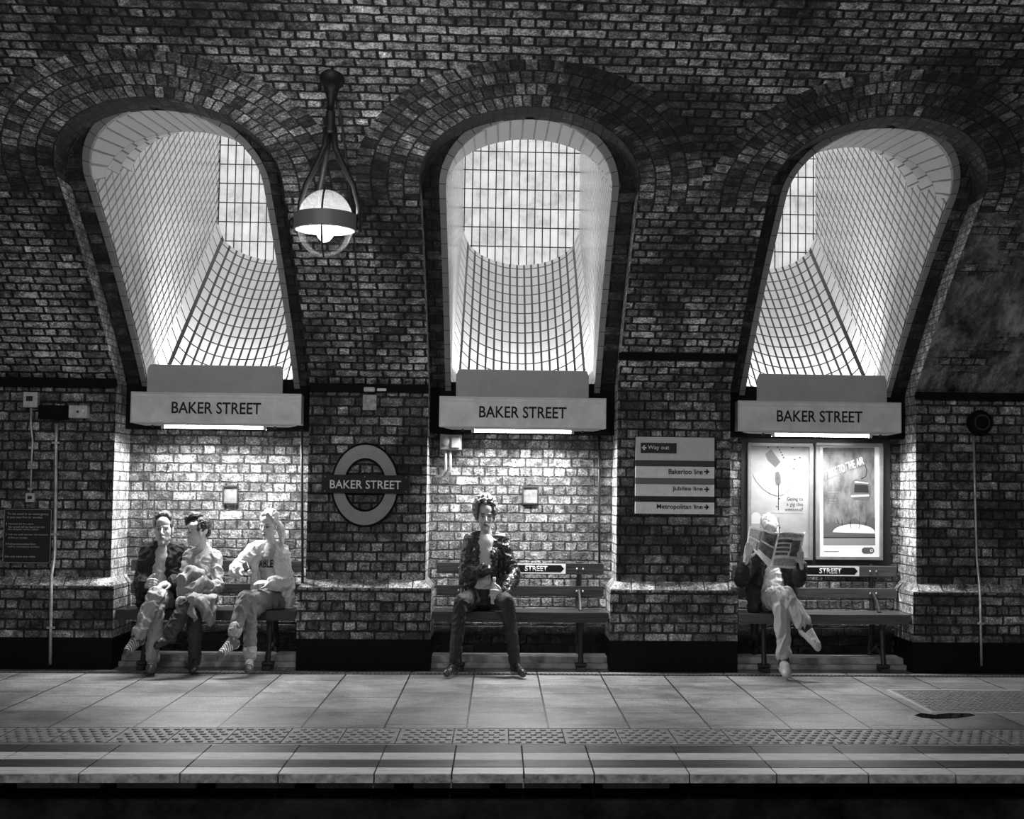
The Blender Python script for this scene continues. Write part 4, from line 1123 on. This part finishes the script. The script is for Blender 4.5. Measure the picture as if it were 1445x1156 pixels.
def torso(b, sk, grow=0.0, w=1.0, belly=0.0, shift=(0, 0, 0), lo=0.0, hi=1.0):
    pe, nk = sk['pelvis'], sk['neck']; ax = (nk-pe); side = (sk['shR']-sk['shL']).normalized(); z = ax.normalized()
    y = z.cross(side).normalized(); x = y.cross(z); R = Matrix((x, y, z)).transposed(); sh = Vector(shift)
    for t, rx_, ry_, rz_ in ((0, .162, .118, .11), (.14, .150, .112, .10), (.3, .136, .106+belly, .10), (.46, .142, .108+belly*.7, .10), (.62, .158, .112, .10), (.76, .160, .108, .085), (.86, .135, .085, .06)):
        if lo <= t <= hi: b.ell(pe+ax*t+sh, (rx_*w+grow, ry_+grow, rz_+grow), R)
    for k in ('shL', 'shR'): b.cap(pe+ax*.95+sh*.5, sk[k]-z*.0, .050+grow, .056+grow); b.cap(pe+ax*.80+sh*.5, sk[k]-z*.03, .07+grow, .06+grow)
def arms(b, sk, grow=0.0, which='LR', upto=1.0, r=(.056, .043, .030)):
    for k in which:
        s, e, w_ = sk['sh'+k], sk['el'+k], sk['wr'+k]; w2 = e+(w_-e)*upto
        b.chain([s, s.lerp(e, .45), e], [r[0]+grow, r[0]*.92+grow, r[1]+grow]); b.chain([e, e.lerp(w2, .35), w2], [r[1]+grow, r[1]*1.0+grow, r[2]+(r[1]-r[2])*(1-upto)+grow])
def legs(b, sk, grow=0.0, which='LR', upto=1.0, r=(.083, .056, .038), calf=.055):
    for k in which:
        h, n_, a = sk['hip'+k], sk['kn'+k], sk['an'+k]; a2 = n_+(a-n_)*upto
        b.chain([h, h.lerp(n_, .5), n_], [r[0]+grow, r[0]*.88+grow, r[1]+grow]); m_ = n_.lerp(a2, .33)
        b.chain([n_, m_, a2], [r[1]+grow, calf+grow, r[2]+(calf-r[2])*(1-upto)*.8+grow])
def foot_prims(b, an, toe, grow=0.0, k=1.0, sole=True, heel=0.0):
    """ankle joint to toe tip, sole towards the floor side"""
    an, toe = Vector(an), Vector(toe); d = (toe-an); 
    up = Vector((0, 0, 1)); 
    hd = d.copy(); side = d.cross(up).normalized(); up = side.cross(d).normalized()
    f = (toe-(an-up*.0)).normalized()
    hl = an-f*.035-up*.045+up*grow*.2
    b.cap(an, hl+f*.02, .037+grow, .034+grow); b.cap(hl+f*.01, toe-f*.05-up*.0, .034+grow, .036+grow, (up, .8)); b.cap(toe-f*.07, toe-f*.034-up*.002, .040+grow, .036+grow, (up, .72))
    b.cap(an+f*.02, toe-f*.07, .034+grow, .028+grow)
def body(sk, skin, hd, hands, grow=-.004):
    b = Blob(); torso(b, sk, grow-.01); arms(b, sk, grow); legs(b, sk, grow)
    for k in 'LR': foot_prims(b, sk['an'+k], sk['to'+k], grow-.008)
    return [(b.mesh(.0075, 3), skin, None), hd]+hands
def root_of(sk):
    p = sk['pelvis']; return (p.x*XS, p.y, 0.0)
def stripes(base, mark, fn):
    return lambda p: mark if fn(p) else base
def shoe(sk, k, root, parent, name='shoe', tone=.4, solet=.6, mat=None, laces=True, grow=.004, marks=None):
    an, toe = sk['an'+k], sk['to'+k]; b = Blob(); foot_prims(b, an-Vector((0, 0, 0)), toe, grow)
    d = (toe-an).normalized(); side = d.cross(Vector((0, 0, 1))).normalized(); up = side.cross(d).normalized()
    base = an-up*.075
    def tn(p):
        v = Vector(p)-an; h = v.dot(up); l = v.dot(d); s_ = v.dot(side)
        if h < -.062: return solet
        if marks and .03 < l < .13 and abs(s_) > .018 and (l+h*.5) % .022 < .009: return marks
        if laces and .04 < l < .14 and abs(s_) < .018 and h > -.04 and l % .018 < .007: return .75
        return tone
    o = finish(name, [(b.mesh(.0045, 3), tn, None)], mat or M_shoe, root, parent)
    return o

# ---- middle man: curly hair, leather jacket, bottle
def foot_on(px, Y, z=.085): p = at(px, 945, Y); return Vector((p.x/XS, Y, z))
sk = dict(pelvis=J(682, 842, .12), neck=J(686, 757, .08), shL=J(664, 765, .09), shR=J(708, 765, .09), elL=J(656, 810, .06), elR=J(726, 812, .03),
          wrL=J(679, 806, -.07), wrR=J(711, 839, -.235), hipL=J(672, 844, .10), hipR=J(694, 844, .10), knL=J(650, 851, -.36), knR=J(716, 850, -.36),
          anL=foot_on(641, -.37), anR=foot_on(727, -.37), toL=foot_on(629, -.545, .035), toR=foot_on(740, -.545, .035))
rt = root_of(sk); HR = head_frame(4, 8, 0); hc = J(685, 727, .0)
hd = head(hc, HR, sk['neck'], skin=.52, lips=.26, brow=.06, stubble=.22, k=1.02)
hands_ = [hand(sk['wrR'], (-1, -.05, .0), (0, 1, 0), (0, .2, 1), 1.0), hand(sk['wrL'], (.75, .75, .1), (0, 1, 0), (0, 0, 1), .8, .8)]
P0 = finish('person', body(sk, .5, hd, hands_), M_skin, rt)
tag(P0, 'curly-haired man in a dark leather jacket sitting alone with knees apart, holding a bottle', 'person')
b = Blob(); torso(b, sk, -.002, hi=.9); b.cap(sk['neck']+Vector((0, -.02, -.05)), sk['pelvis'].lerp(sk['neck'], .3)+Vector((0, -.03, 0)), .08, .10)
finish('shirt', [(b.mesh(.008, 5), .62, folds(.006, 8, 8, 12, 1))], M_cloth, rt, P0)
b = Blob(); arms(b, sk, .016, 'R', upto=.93); arms(b, sk, .016, 'L', upto=1.38); pe, nk = sk['pelvis'], sk['neck']
for s, k in ((-1, 'shL'), (1, 'shR')):
    b.chain([sk[k]+Vector((0, 0, .0)), pe.lerp(nk, .55)+Vector((s*.115, .01, 0)), pe.lerp(nk, .22)+Vector((s*.125, .0, 0))], [.07, .095, .082])
    b.chain([nk+Vector((s*.045, .0, -.015)), pe.lerp(nk, .72)+Vector((s*.085, -.065, 0)), pe.lerp(nk, .42)+Vector((s*.095, -.075, 0)), pe.lerp(nk, .24)+Vector((s*.115, -.055, 0))], [.028, .045, .048, .045])
    b.cap(nk+Vector((s*.055, .04, .02)), nk+Vector((s*.07, -.035, -.055)), .022, .02); b.cap(nk+Vector((s*.07, -.05, -.06)), pe.lerp(nk, .7)+Vector((s*.065, -.115, 0)), .018, .014)
b.chain([nk+Vector((-.05, .05, .02)), nk+Vector((0, .07, .025)), nk+Vector((.05, .05, .02))], [.022, .022, .022]); torso(b, sk, .016, shift=(0, .045, 0), lo=.1)
finish('leather_jacket', [(b.mesh(.006, 1), .035, folds(.011, 13, 13, 24, 2))], M_leather, rt, P0)
b = Blob(); legs(b, sk, .006, upto=1.0, r=(.082, .058, .047), calf=.057); b.ell(sk['pelvis']+Vector((0, -.01, -.01)), (.175, .14, .10)); b.cap(sk['hipL']+Vector((.05, -.05, 0)), sk['hipR']+Vector((-.05, -.05, 0)), .085, .085)
for k in 'LR': b.cap(sk['an'+k]+Vector((0, 0, .05)), sk['an'+k]+Vector((0, 0, .01)), .052, .05)
finish('trousers', [(b.mesh(.0075, 3), .022, folds(.007, 12, 12, 18, 3))], M_denim, rt, P0)
for k in 'LR': shoe(sk, k, rt, P0, 'boot', .03, .015, M_leather, laces=False)
def curls(c, R, spec, n, rad, seed):
    b = Blob(); rr = random.Random(seed)
    for i in range(n):
        while True:
            v = Vector((rr.gauss(0, 1), rr.gauss(0, 1), rr.gauss(0, 1))).normalized()
            if spec(v): break
        p = c+R@Vector((v.x*.108, .02+v.y*.112, .048+v.z*.108)); r = rad*rr.uniform(.75, 1.3); b.ell(p, (r, r, r), None, 8, 6)
    return b
b = curls(hc, HR, lambda v: (v.z > -.75 and (v.y > -.25 or v.z > .45 or (abs(v.x) > .72 and v.z > -.55))), 230, .0165, 8)
b.ell(hc+HR@Vector((0, .03, .05)), (.082, .09, .085), HR)
def curlt(p): return .10+.16*max(0, mnoise.noise(Vector(p)*55)+.25)
finish('curly_hair', [(b.mesh(.0042, 1), curlt, folds(.004, 60, 60, 60, 4))], M_hair, rt, P0)
# bottle in his hand
bp = J(697, 853, -.185); bt_ = thing('bottle', (bp.x*XS, bp.y, bp.z-.0), 'small clear drinks bottle held upright by the curly-haired man', 'bottle')
pm_ = plain('clear_bottle_plastic', .62, .12, spec=.8, nz=.2, nscale=30)
m = MB(); m.lathe([(.0001, 0), (.030, .004), (.032, .02), (.029, .06), (.032, .10), (.030, .13), (.016, .165), (.0125, .172), (.0125, .182)], (bp.x*XS, bp.y, bp.z), 20, sx=.8); m.build('body', pm_, bt_, smooth=True)
m = MB(); m.lathe([(.015, .180), (.0155, .202), (.013, .205), (.0001, .205)], (bp.x*XS, bp.y, bp.z), 16, sx=.8); m.build('cap', M_wink, bt_, smooth='keep')

# ---- left man: dark parka, pale trousers, legs crossed
sk = dict(pelvis=J(227, 842, .14), neck=J(231, 772, .11), shL=J(209, 780, .12), shR=J(252, 780, .11), elL=J(199, 822, .07), elR=J(248, 824, .04),
          wrL=J(205, 825, -.10), wrR=J(245, 822, -.13), hipL=J(219, 845, .12), hipR=J(238, 845, .12), knL=J(221, 862, -.32), knR=J(218, 842, -.36),
          anL=foot_on(214.5, -.30, .095), anR=J(193, 900, -.50), toL=foot_on(211.5, -.49, .04), toR=J(176, 925, -.60))
rt = root_of(sk); HR = head_frame(8, 2, 0); hc = J(231, 746.5, .05)
hd = head(hc, HR, sk['neck'], skin=.5, lips=.33, brow=.14, stubble=.12, jaw=1.05, k=1.07)
hands_ = [hand(sk['wrL'], (.65, -.6, .15), (.5, .7, -.3), (.0, -.3, 1), 1.1), hand(sk['wrR'], (-.95, -.30, -.12), (-.1, .35, -1), (-.3, -.8, .3), .28)]
P1 = finish('person', body(sk, .5, hd, hands_), M_skin, rt)
tag(P1, 'short-haired man in a dark parka and pale trousers with legs crossed, seated furthest left', 'person')
b = Blob(); torso(b, sk, .0, hi=.9); b.cap(sk['neck']+Vector((0, -.015, -.04)), sk['pelvis'].lerp(sk['neck'], .3)+Vector((0, -.045, 0)), .072, .10)
for s in (-1, 1): b.cap(sk['neck']+Vector((s*.045, -.01, .0)), sk['neck']+Vector((s*.03, -.075, -.055)), .016, .012)
finish('shirt', [(b.mesh(.007, 4), .5, folds(.005, 9, 9, 12, 5))], M_cloth, rt, P1)
b = Blob(); arms(b, sk, .024, upto=.9); pe, nk = sk['pelvis'], sk['neck']
for s, k in ((-1, 'shL'), (1, 'shR')):
    b.chain([sk[k], pe.lerp(nk, .55)+Vector((s*.115, .02, 0)), pe.lerp(nk, .12)+Vector((s*.15, .0, 0)), pe+Vector((s*.16, -.02, -.04))], [.078, .10, .092, .07])
    b.chain([nk+Vector((s*.06, .0, .0)), pe.lerp(nk, .74)+Vector((s*.085, -.07, 0)), pe.lerp(nk, .4)+Vector((s*.105, -.085, 0)), pe.lerp(nk, .1)+Vector((s*.14, -.09, 0))], [.034, .048, .052, .055])
    b.chain([nk+Vector((s*.05, .06, .03)), nk+Vector((s*.085, .0, .01)), nk+Vector((s*.08, -.07, -.07))], [.032, .032, .02])
b.cap(nk+Vector((-.05, .065, .03)), nk+Vector((.05, .065, .03)), .035, .035); torso(b, sk, .02, shift=(0, .05, 0))
finish('parka', [(b.mesh(.0065, 1), .018, folds(.011, 10, 10, 17, 6))], M_cloth, rt, P1)
b = Blob(); legs(b, sk, .006, r=(.086, .062, .055), calf=.062, upto=.93); b.ell(sk['pelvis'], (.165, .12, .09))
finish('trousers', [(b.mesh(.0065, 2), .36, folds(.011, 12, 12, 15, 7))], M_denim, rt, P1)
for k in 'LR': shoe(sk, k, rt, P1, 'trainer', .08, .7, grow=.007, marks=.6)
b = Blob(); q = lambda x, y, z: hc+HR@(Vector((x, y, z))*1.08)
b.ell(q(0, .034, .052), (.087, .098, .086), HR)
for s in (-1, 1): b.ell(q(s*.062, .0, .03), (.019, .05, .045), HR); b.ell(q(s*.05, -.03, .085), (.025, .035, .025), HR)
b.cap(q(-.03, -.05, .105), q(.03, -.05, .105), .018, .018)
finish('short_hair', [(b.mesh(.004, 2), .045, folds(.003, 50, 50, 30, 8))], M_hair, rt, P1)

# ---- second man: dark quiff, pale sweater, looking to the picture's left
sk = dict(pelvis=J(283, 842, .14), neck=J(284, 775, .12), shL=J(266, 788, .09), shR=J(303, 788, .13), elL=J(258, 826, .01), elR=J(308, 826, .05),
          wrL=J(270, 834, -.14), wrR=J(290, 834, -.14), hipL=J(274, 846, .12), hipR=J(292, 846, .12), knL=J(274, 866, -.30), knR=J(266, 851, -.37),
          anL=foot_on(274.5, -.24, .095), anR=J(238, 896, -.50), toL=foot_on(271, -.43, .035), toR=J(218, 914, -.60))
rt = root_of(sk); HR = head_frame(-72, 3, 0); hc = J(280, 751, .05)
hd = head(hc, HR, sk['neck'], skin=.5, lips=.32, brow=.08, nr=.054)
hands_ = [hand(sk['wrL'], (.75, -.5, -.1), (0, -.2, -1), (.2, -.6, .2), .4), hand(sk['wrR'], (-.8, -.45, -.1), (0, -.2, -1), (-.3, -.6, .2), .4)]
P2 = finish('person', body(sk, .5, hd, hands_), M_skin, rt)
tag(P2, 'man with a dark quiff in a pale sweater looking left, a coat across the lap', 'person')
b = Blob(); torso(b, sk, .008); arms(b, sk, .011, upto=.92); pe, nk = sk['pelvis'], sk['neck']
for s in (-1, 1): b.chain([nk+Vector((s*.045, .05, .025)), nk+Vector((s*.062, .0, .01)), nk+Vector((s*.03, -.085, -.06)), nk+Vector((-s*.012, -.115, -.10))], [.021, .022, .02, .018], )
def sw(p):
    v = Vector(p)-nk; e = -v.z*.55-abs(v.x+.0)
    return .36
finish('sweater', [(b.mesh(.0055, 1), sw, folds(.009, 12, 12, 17, 9))], M_cloth, rt, P2)
b = Blob(); legs(b, sk, .012, r=(.08, .055, .043), calf=.056); b.ell(sk['pelvis'], (.160, .12, .09))
finish('jeans', [(b.mesh(.0075, 3), .035, folds(.007, 13, 13, 20, 10))], M_denim, rt, P2)
for k in 'LR': shoe(sk, k, rt, P2, 'boot', .02, .01, M_leather, laces=False, grow=.004)
b = Blob(); q = lambda x, y, z: hc+HR@Vector((x, y, z))
b.ell(q(0, .035, .052), (.081, .088, .078), HR); b.ell(q(0, .08, .01), (.055, .04, .055), HR)
for s in (-1, 1): b.ell(q(s*.066, .02, .035), (.015, .04, .04), HR)
b.chain([q(.02, .02, .12), q(.0, -.05, .125), q(-.01, -.098, .105), q(-.02, -.108, .07)], [.03, .036, .028, .014]); b.chain([q(-.03, .0, .115), q(-.04, -.06, .105), q(-.045, -.085, .07)], [.03, .028, .014])
finish('quiff_hair', [(b.mesh(.004, 2), .018, folds(.005, 45, 20, 45, 11))], M_hair, rt, P2)
# coat over his lap
b = Blob(); JC = lambda u, v, Y: J(140+u/4.128, 690+v/4.128, Y)
b.chain([JC(480, 610, -.24), JC(485, 540, -.26), JC(530, 495, -.22), JC(600, 510, -.20), JC(640, 560, -.15)], [.05, .062, .055, .05, .045])
b.chain([JC(500, 600, -.26), JC(560, 570, -.28), JC(610, 540, -.24)], [.055, .05, .04])
b.chain([JC(470, 665, -.38), JC(530, 650, -.40), JC(600, 640, -.34), JC(660, 650, -.20)], [.035, .045, .05, .05])
b.chain([JC(520, 690, -.40), JC(550, 740, -.42), JC(555, 770, -.42)], [.045, .035, .02]); b.chain([JC(590, 660, -.36), JC(620, 720, -.33), JC(650, 780, -.30)], [.06, .055, .02])
b.chain([JC(655, 650, -.22), JC(655, 700, -.26), JC(660, 770, -.28)], [.045, .045, .02]); b.chain([JC(460, 680, -.40), JC(500, 710, -.43), JC(545, 745, -.44)], [.018, .024, .02])
co = finish('folded_coat', [(b.mesh(.006, 1), .27, folds(.015, 9, 7, 7, 12))], M_cloth, (sk['pelvis'].x*XS, -.3, .45))
tag(co, 'grey coat bunched over the lap of the man in the pale sweater', 'coat')

# ---- woman: pale jacket, ponytail, phone
sk = dict(pelvis=J(386, 842, .14), neck=J(382, 768, .11), shL=J(360, 777, .08), shR=J(399, 782, .12), elL=J(332, 805, -.02), elR=J(401, 824, .06),
          wrL=J(338, 806, -.20), wrR=J(381, 823, -.13), hipL=J(376, 846, .12), hipR=J(393, 846, .12), knL=J(353, 863, -.26), knR=J(345, 846, -.30),
          anL=foot_on(352.5, -.30, .10), anR=J(327, 905, -.46), toL=foot_on(349.5, -.49, .045), toR=J(307, 929, -.56))
rt = root_of(sk); HR = head_frame(-18, 10, 3); hc = J(379, 741, .04)
hd = head(hc, HR, sk['neck'], skin=.6, lips=.33, brow=.3, k=.96, jaw=.9, nr=.044)
hands_ = [hand(sk['wrL'], (.8, -.4, .12), (.1, .2, -1), (.2, -.4, 1), .9, .9), hand(sk['wrR'], (-.97, -.2, .05), (0, .35, -1), (-.2, -.8, .5), .22, .9)]
P3 = finish('person', body(sk, .6, hd, hands_, grow=-.008), M_skin, rt)
tag(P3, 'fair woman with a ponytail in a pale jacket and rolled jeans, looking at a phone', 'person')
pe, nk = sk['pelvis'], sk['neck']; b = Blob(); torso(b, sk, -.006, w=.95, hi=.9); b.cap(nk+Vector((0, -.02, -.06)), pe.lerp(nk, .4)+Vector((0, -.03, 0)), .075, .09)
finish('sweatshirt', [(b.mesh(.007, 4), .34, folds(.005, 9, 9, 12, 13))], M_cloth, rt, P3)
b = Blob(); arms(b, sk, .016, upto=.88)
for s, k in ((-1, 'shL'), (1, 'shR')):
    b.chain([sk[k], pe.lerp(nk, .55)+Vector((s*.11, .02, 0)), pe.lerp(nk, .15)+Vector((s*.14, .0, 0)), pe+Vector((s*.16, -.03, -.07))], [.066, .082, .07, .045])
    o_ = -.035
    b.chain([nk+Vector((s*.05, .0, -.02)), pe.lerp(nk, .74)+Vector((s*.10+o_, -.065, 0)), pe.lerp(nk, .4)+Vector((s*.12+o_, -.08, 0)), pe.lerp(nk, .08)+Vector((s*.14+o_*.5, -.08, 0))], [.026, .034, .036, .035])
    b.chain([nk+Vector((s*.05, .05, .015)), nk+Vector((s*.068, -.01, -.005)), nk+Vector((s*.085, -.075, -.075))], [.02, .022, .014], ((0, 1, 0), .6))
b.cap(nk+Vector((-.05, .055, .012)), nk+Vector((.05, .055, .012)), .022, .022); torso(b, sk, .008, w=.97, shift=(0, .05, 0))
finish('jacket', [(b.mesh(.0058, 1), .60, folds(.010, 12, 12, 18, 14))], M_cloth, rt, P3)
fx = .5*(pe+nk)
to_ = text_mesh('ABLE', 0, 1, 0, 1, 0, M_navy, name='chest_lettering', bold=.03)
c2 = co_of(to_.data); a_ = pe.lerp(nk, .60); 
X_ = (a_.x-.105+c2[:, 0]*.14)*XS; Z_ = a_.z-.012+c2[:, 2]*.06; Y_ = a_.y-.128+(c2[:, 1])*1+((c2[:, 0]-.5)**2)*.03
to_.data.vertices.foreach_set('co', np.stack([X_-rt[0], Y_-rt[1], Z_-rt[2]], 1).astype(np.float32).ravel()); to_.parent = P3
b = Blob(); sk2 = dict(sk); sk2['anL'] = sk['knL'].lerp(sk['anL'], .88); sk2['anR'] = sk['knR'].lerp(sk['anR'], .78)
legs(b, sk2, .004, r=(.086, .060, .052), calf=.060); b.ell(sk['pelvis'], (.165, .12, .09))
def dn(p): return .17
finish('jeans', [(b.mesh(.0075, 3), dn, folds(.007, 13, 13, 15, 15))], M_denim, rt, P3)
for k in 'LR':
    b = Blob(); a, n_ = sk2['an'+k], sk2['kn'+k]; d = (n_-a).normalized(); b.cap(a-d*.0, a+d*.03, .060 if k == 'R' else .063, .062 if k == 'R' else .065)
    finish('jeans_cuff', [(b.mesh(.005, 1), .38, folds(.004, 20, 20, 30, 16))], M_denim, rt, P3)
for k in 'LR': shoe(sk, k, rt, P3, 'trainer', .10, .65, grow=.004, marks=.8)
b = Blob(); q = lambda x, y, z: hc+HR@Vector((x, y, z)*1) if False else hc+HR@(Vector((x, y, z))*.96)
b.ell(q(0, .030, .045), (.080, .094, .084), HR); b.ell(q(0, .085, .0), (.05, .035, .05), HR)
for s in (-1, 1): b.chain([q(s*.02, -.06, .10), q(s*.058, -.03, .06), q(s*.070, .02, .01)], [.018, .02, .022])
b.chain([q(.03, .10, .0), q(.07, .12, -.05), q(.09, .11, -.11), q(.12, .06, -.16)], [.035, .038, .032, .012])
finish('ponytail_hair', [(b.mesh(.004, 2), .48, folds(.004, 45, 25, 18, 17))], M_hair, rt, P3)
ph = J(347, 800, -.27); m = MB(); m.box(-.022, .022, -.006, .006, -.045, .045)
po = m.build('phone', M_navy, bevel=.003); po.location = (ph.x*XS, ph.y, ph.z); po.rotation_euler = (math.radians(-50), math.radians(-35), 0)
tag(po, 'dark mobile phone held up by the woman in the pale jacket', 'phone')

# ---- right: reader behind a newspaper
sk = dict(pelvis=J(1089, 841, .14), neck=J(1086, 776, .14), shL=J(1066, 790, .13), shR=J(1107, 790, .13), elL=J(1046, 818, -.02), elR=J(1127, 818, -.02),
          wrL=J(1053, 789, -.31), wrR=J(1131, 796, -.31), hipL=J(1081, 845, .12), hipR=J(1099, 845, .12), knL=J(1111, 842, -.34), knR=J(1103, 862, -.32),
          anL=J(1139, 888, -.47), anR=foot_on(1106, -.36, .10), toL=J(1156, 916, -.55), toR=foot_on(1111, -.57, .045))
rt = root_of(sk); HR = head_frame(0, 22, 0); hc = J(1085, 750, .06)
hd = head(hc, HR, sk['neck'], skin=.4, lips=.3, brow=.4, k=1.1)
hands_ = [hand(sk['wrL'], (.25, -.05, .9), (.3, .9, 0), (.8, .1, .2), .8), hand(sk['wrR'], (-.15, -.05, .9), (-.3, .9, 0), (-.8, .1, .2), .8)]
P4 = finish('person', body(sk, .42, hd, hands_), M_skin, rt)
tag(P4, 'white-haired person in a dark coat and pale trousers hidden behind an open newspaper', 'person')
pe, nk = sk['pelvis'], sk['neck']; b = Blob(); torso(b, sk, .0, belly=.02, hi=.9); b.cap(nk+Vector((0, -.02, -.06)), pe.lerp(nk, .3)+Vector((0, -.05, 0)), .08, .12)
finish('shirt', [(b.mesh(.007, 3), .66, folds(.008, 8, 8, 20, 18))], M_cloth, rt, P4)
b = Blob(); arms(b, sk, .022, upto=.85)
for s, k in ((-1, 'shL'), (1, 'shR')):
    b.chain([sk[k], pe.lerp(nk, .55)+Vector((s*.12, .02, 0)), pe.lerp(nk, .1)+Vector((s*.17, .0, 0)), pe+Vector((s*.19, -.02, -.08))], [.075, .10, .09, .05])
    b.chain([nk+Vector((s*.05, .0, 0)), pe.lerp(nk, .7)+Vector((s*.10, -.07, 0)), pe.lerp(nk, .3)+Vector((s*.14, -.09, 0))], [.03, .045, .045])
b.chain([pe+Vector((-.16, .0, .05)), pe+Vector((-.20, -.10, -.10)), pe+Vector((-.20, -.12, -.30))], [.08, .06, .03]); torso(b, sk, .02, shift=(0, .05, 0))
finish('coat', [(b.mesh(.007, 2), .016, folds(.010, 10, 10, 15, 19))], M_cloth, rt, P4)
b = Blob(); legs(b, sk, .008, r=(.090, .066, .062), calf=.062, upto=.80); b.ell(sk['pelvis'], (.17, .13, .09))
finish('trousers', [(b.mesh(.0068, 2), .36, folds(.011, 13, 10, 7, 20))], M_cloth, rt, P4)
for k in 'LR':
    b = Blob(); a, n_ = sk['an'+k], sk['kn'+k]; b.cap(a, a.lerp(n_, .32), .052, .058); finish('sock', [(b.mesh(.006, 1), .02, None)], M_cloth, rt, P4)
    shoe(sk, k, rt, P4, 'shoe', .45, .10, grow=.012, laces=False)
b = Blob(); q = lambda x, y, z: hc+HR@Vector((x, y, z))
b.ell(q(0, .030, .045), (.084, .098, .088), HR)
for s in (-1, 1): b.ell(q(s*.065, .01, .01), (.026, .06, .055), HR); b.ell(q(s*.045, -.035, .075), (.03, .035, .03), HR)
finish('white_hair', [(b.mesh(.0045, 2), .88, folds(.006, 35, 30, 30, 21))], M_hair, rt, P4)
# newspaper
M_news = skin_like('newsprint', .12, .8, 150, .1); M_newsd = plain('news_photo_print', .12, .7, nz=.9, nscale=25); M_newsg = plain('news_grey_print', .38, .7, nz=.6, nscale=60)
NP = lambda u, v, Y=-.33: at(1020+u/4.13, 690+v/4.13, Y)
nr_ = thing('newspaper', NP(300, 350), 'open newspaper held up in both hands by the white-haired person', 'newspaper')
def sheet(q00, q10, q01, q11, bow, name):
    """top-left, top-right, bottom-left, bottom-right"""
    m = MB(); n, k = 12, 10; P = []
    for i in range(n+1):
        u = i/n; P.append([])
        for j in range(k+1):
            v = j/k; p = q00.lerp(q10, u).lerp(q01.lerp(q11, u), v); p = p+Vector((0, -bow*math.sin(math.pi*u)*(1-.4*v)+.008*math.sin(5*u+3*v), .004*math.sin(6*u))); P[-1].append(p)
    m.grid(P, [[(i/n, j/k) for j in range(k+1)] for i in range(n+1)]); o = m.build(name, M_newsp, nr_, smooth=True)
    so = o.modifiers.new('thickness', 'SOLIDIFY'); so.thickness = .003
    return P
M_newsp = plain('newspaper_page', .8, .8, nz=.3, nscale=18)
A_, B_, C_, D_ = NP(155, 220, -.30), NP(322, 257, -.42), NP(138, 325, -.28), NP(278, 462, -.40)
PL = sheet(A_, B_, C_, D_, .03, 'left_page')
E1, F1 = NP(480, 251, -.30), NP(437, 462, -.28)
PR = sheet(B_, E1, D_, F1, .03, 'right_page')
def onpage(P, u0, u1, v0, v1, mt, name, lift=.006):
    n, k = 12, 10
    def g_(u, v):
        i = min(int(u*n), n-1); j = min(int(v*k), k-1); a, b = u*n-i, v*k-j
        return P[i][j].lerp(P[i+1][j], a).lerp(P[i][j+1].lerp(P[i+1][j+1], a), b)+Vector((0, -lift, 0))
    m = MB(); Q = [[g_(u0+(u1-u0)*i/6, v0+(v1-v0)*j/3) for j in range(4)] for i in range(7)]; m.grid(Q, None); o = m.build(name, mt, nr_, smooth=True)
    so = o.modifiers.new('thickness', 'SOLIDIFY'); so.thickness = .0012
for P, blocks in ((PL, ((.04, .42, .10, .48, M_newsg), (.46, .96, .06, .40, M_newsd), (.42, .96, .46, .78, M_newsd), (.05, .38, .55, .9, M_newsg))), (PR, ((.06, .55, .20, .28, M_newsd), (.06, .50, .33, .40, M_newsd), (.06, .52, .45, .52, M_newsd), (.06, .48, .57, .64, M_newsd), (.56, .88, .22, .66, M_newsd), (.06, .94, .74, .93, M_newsg), (.04, .96, .03, .13, M_newsg)))):
    for u0, u1, v0, v1, mt in blocks: onpage(P, u0, u1, v0, v1, mt, 'print_block')
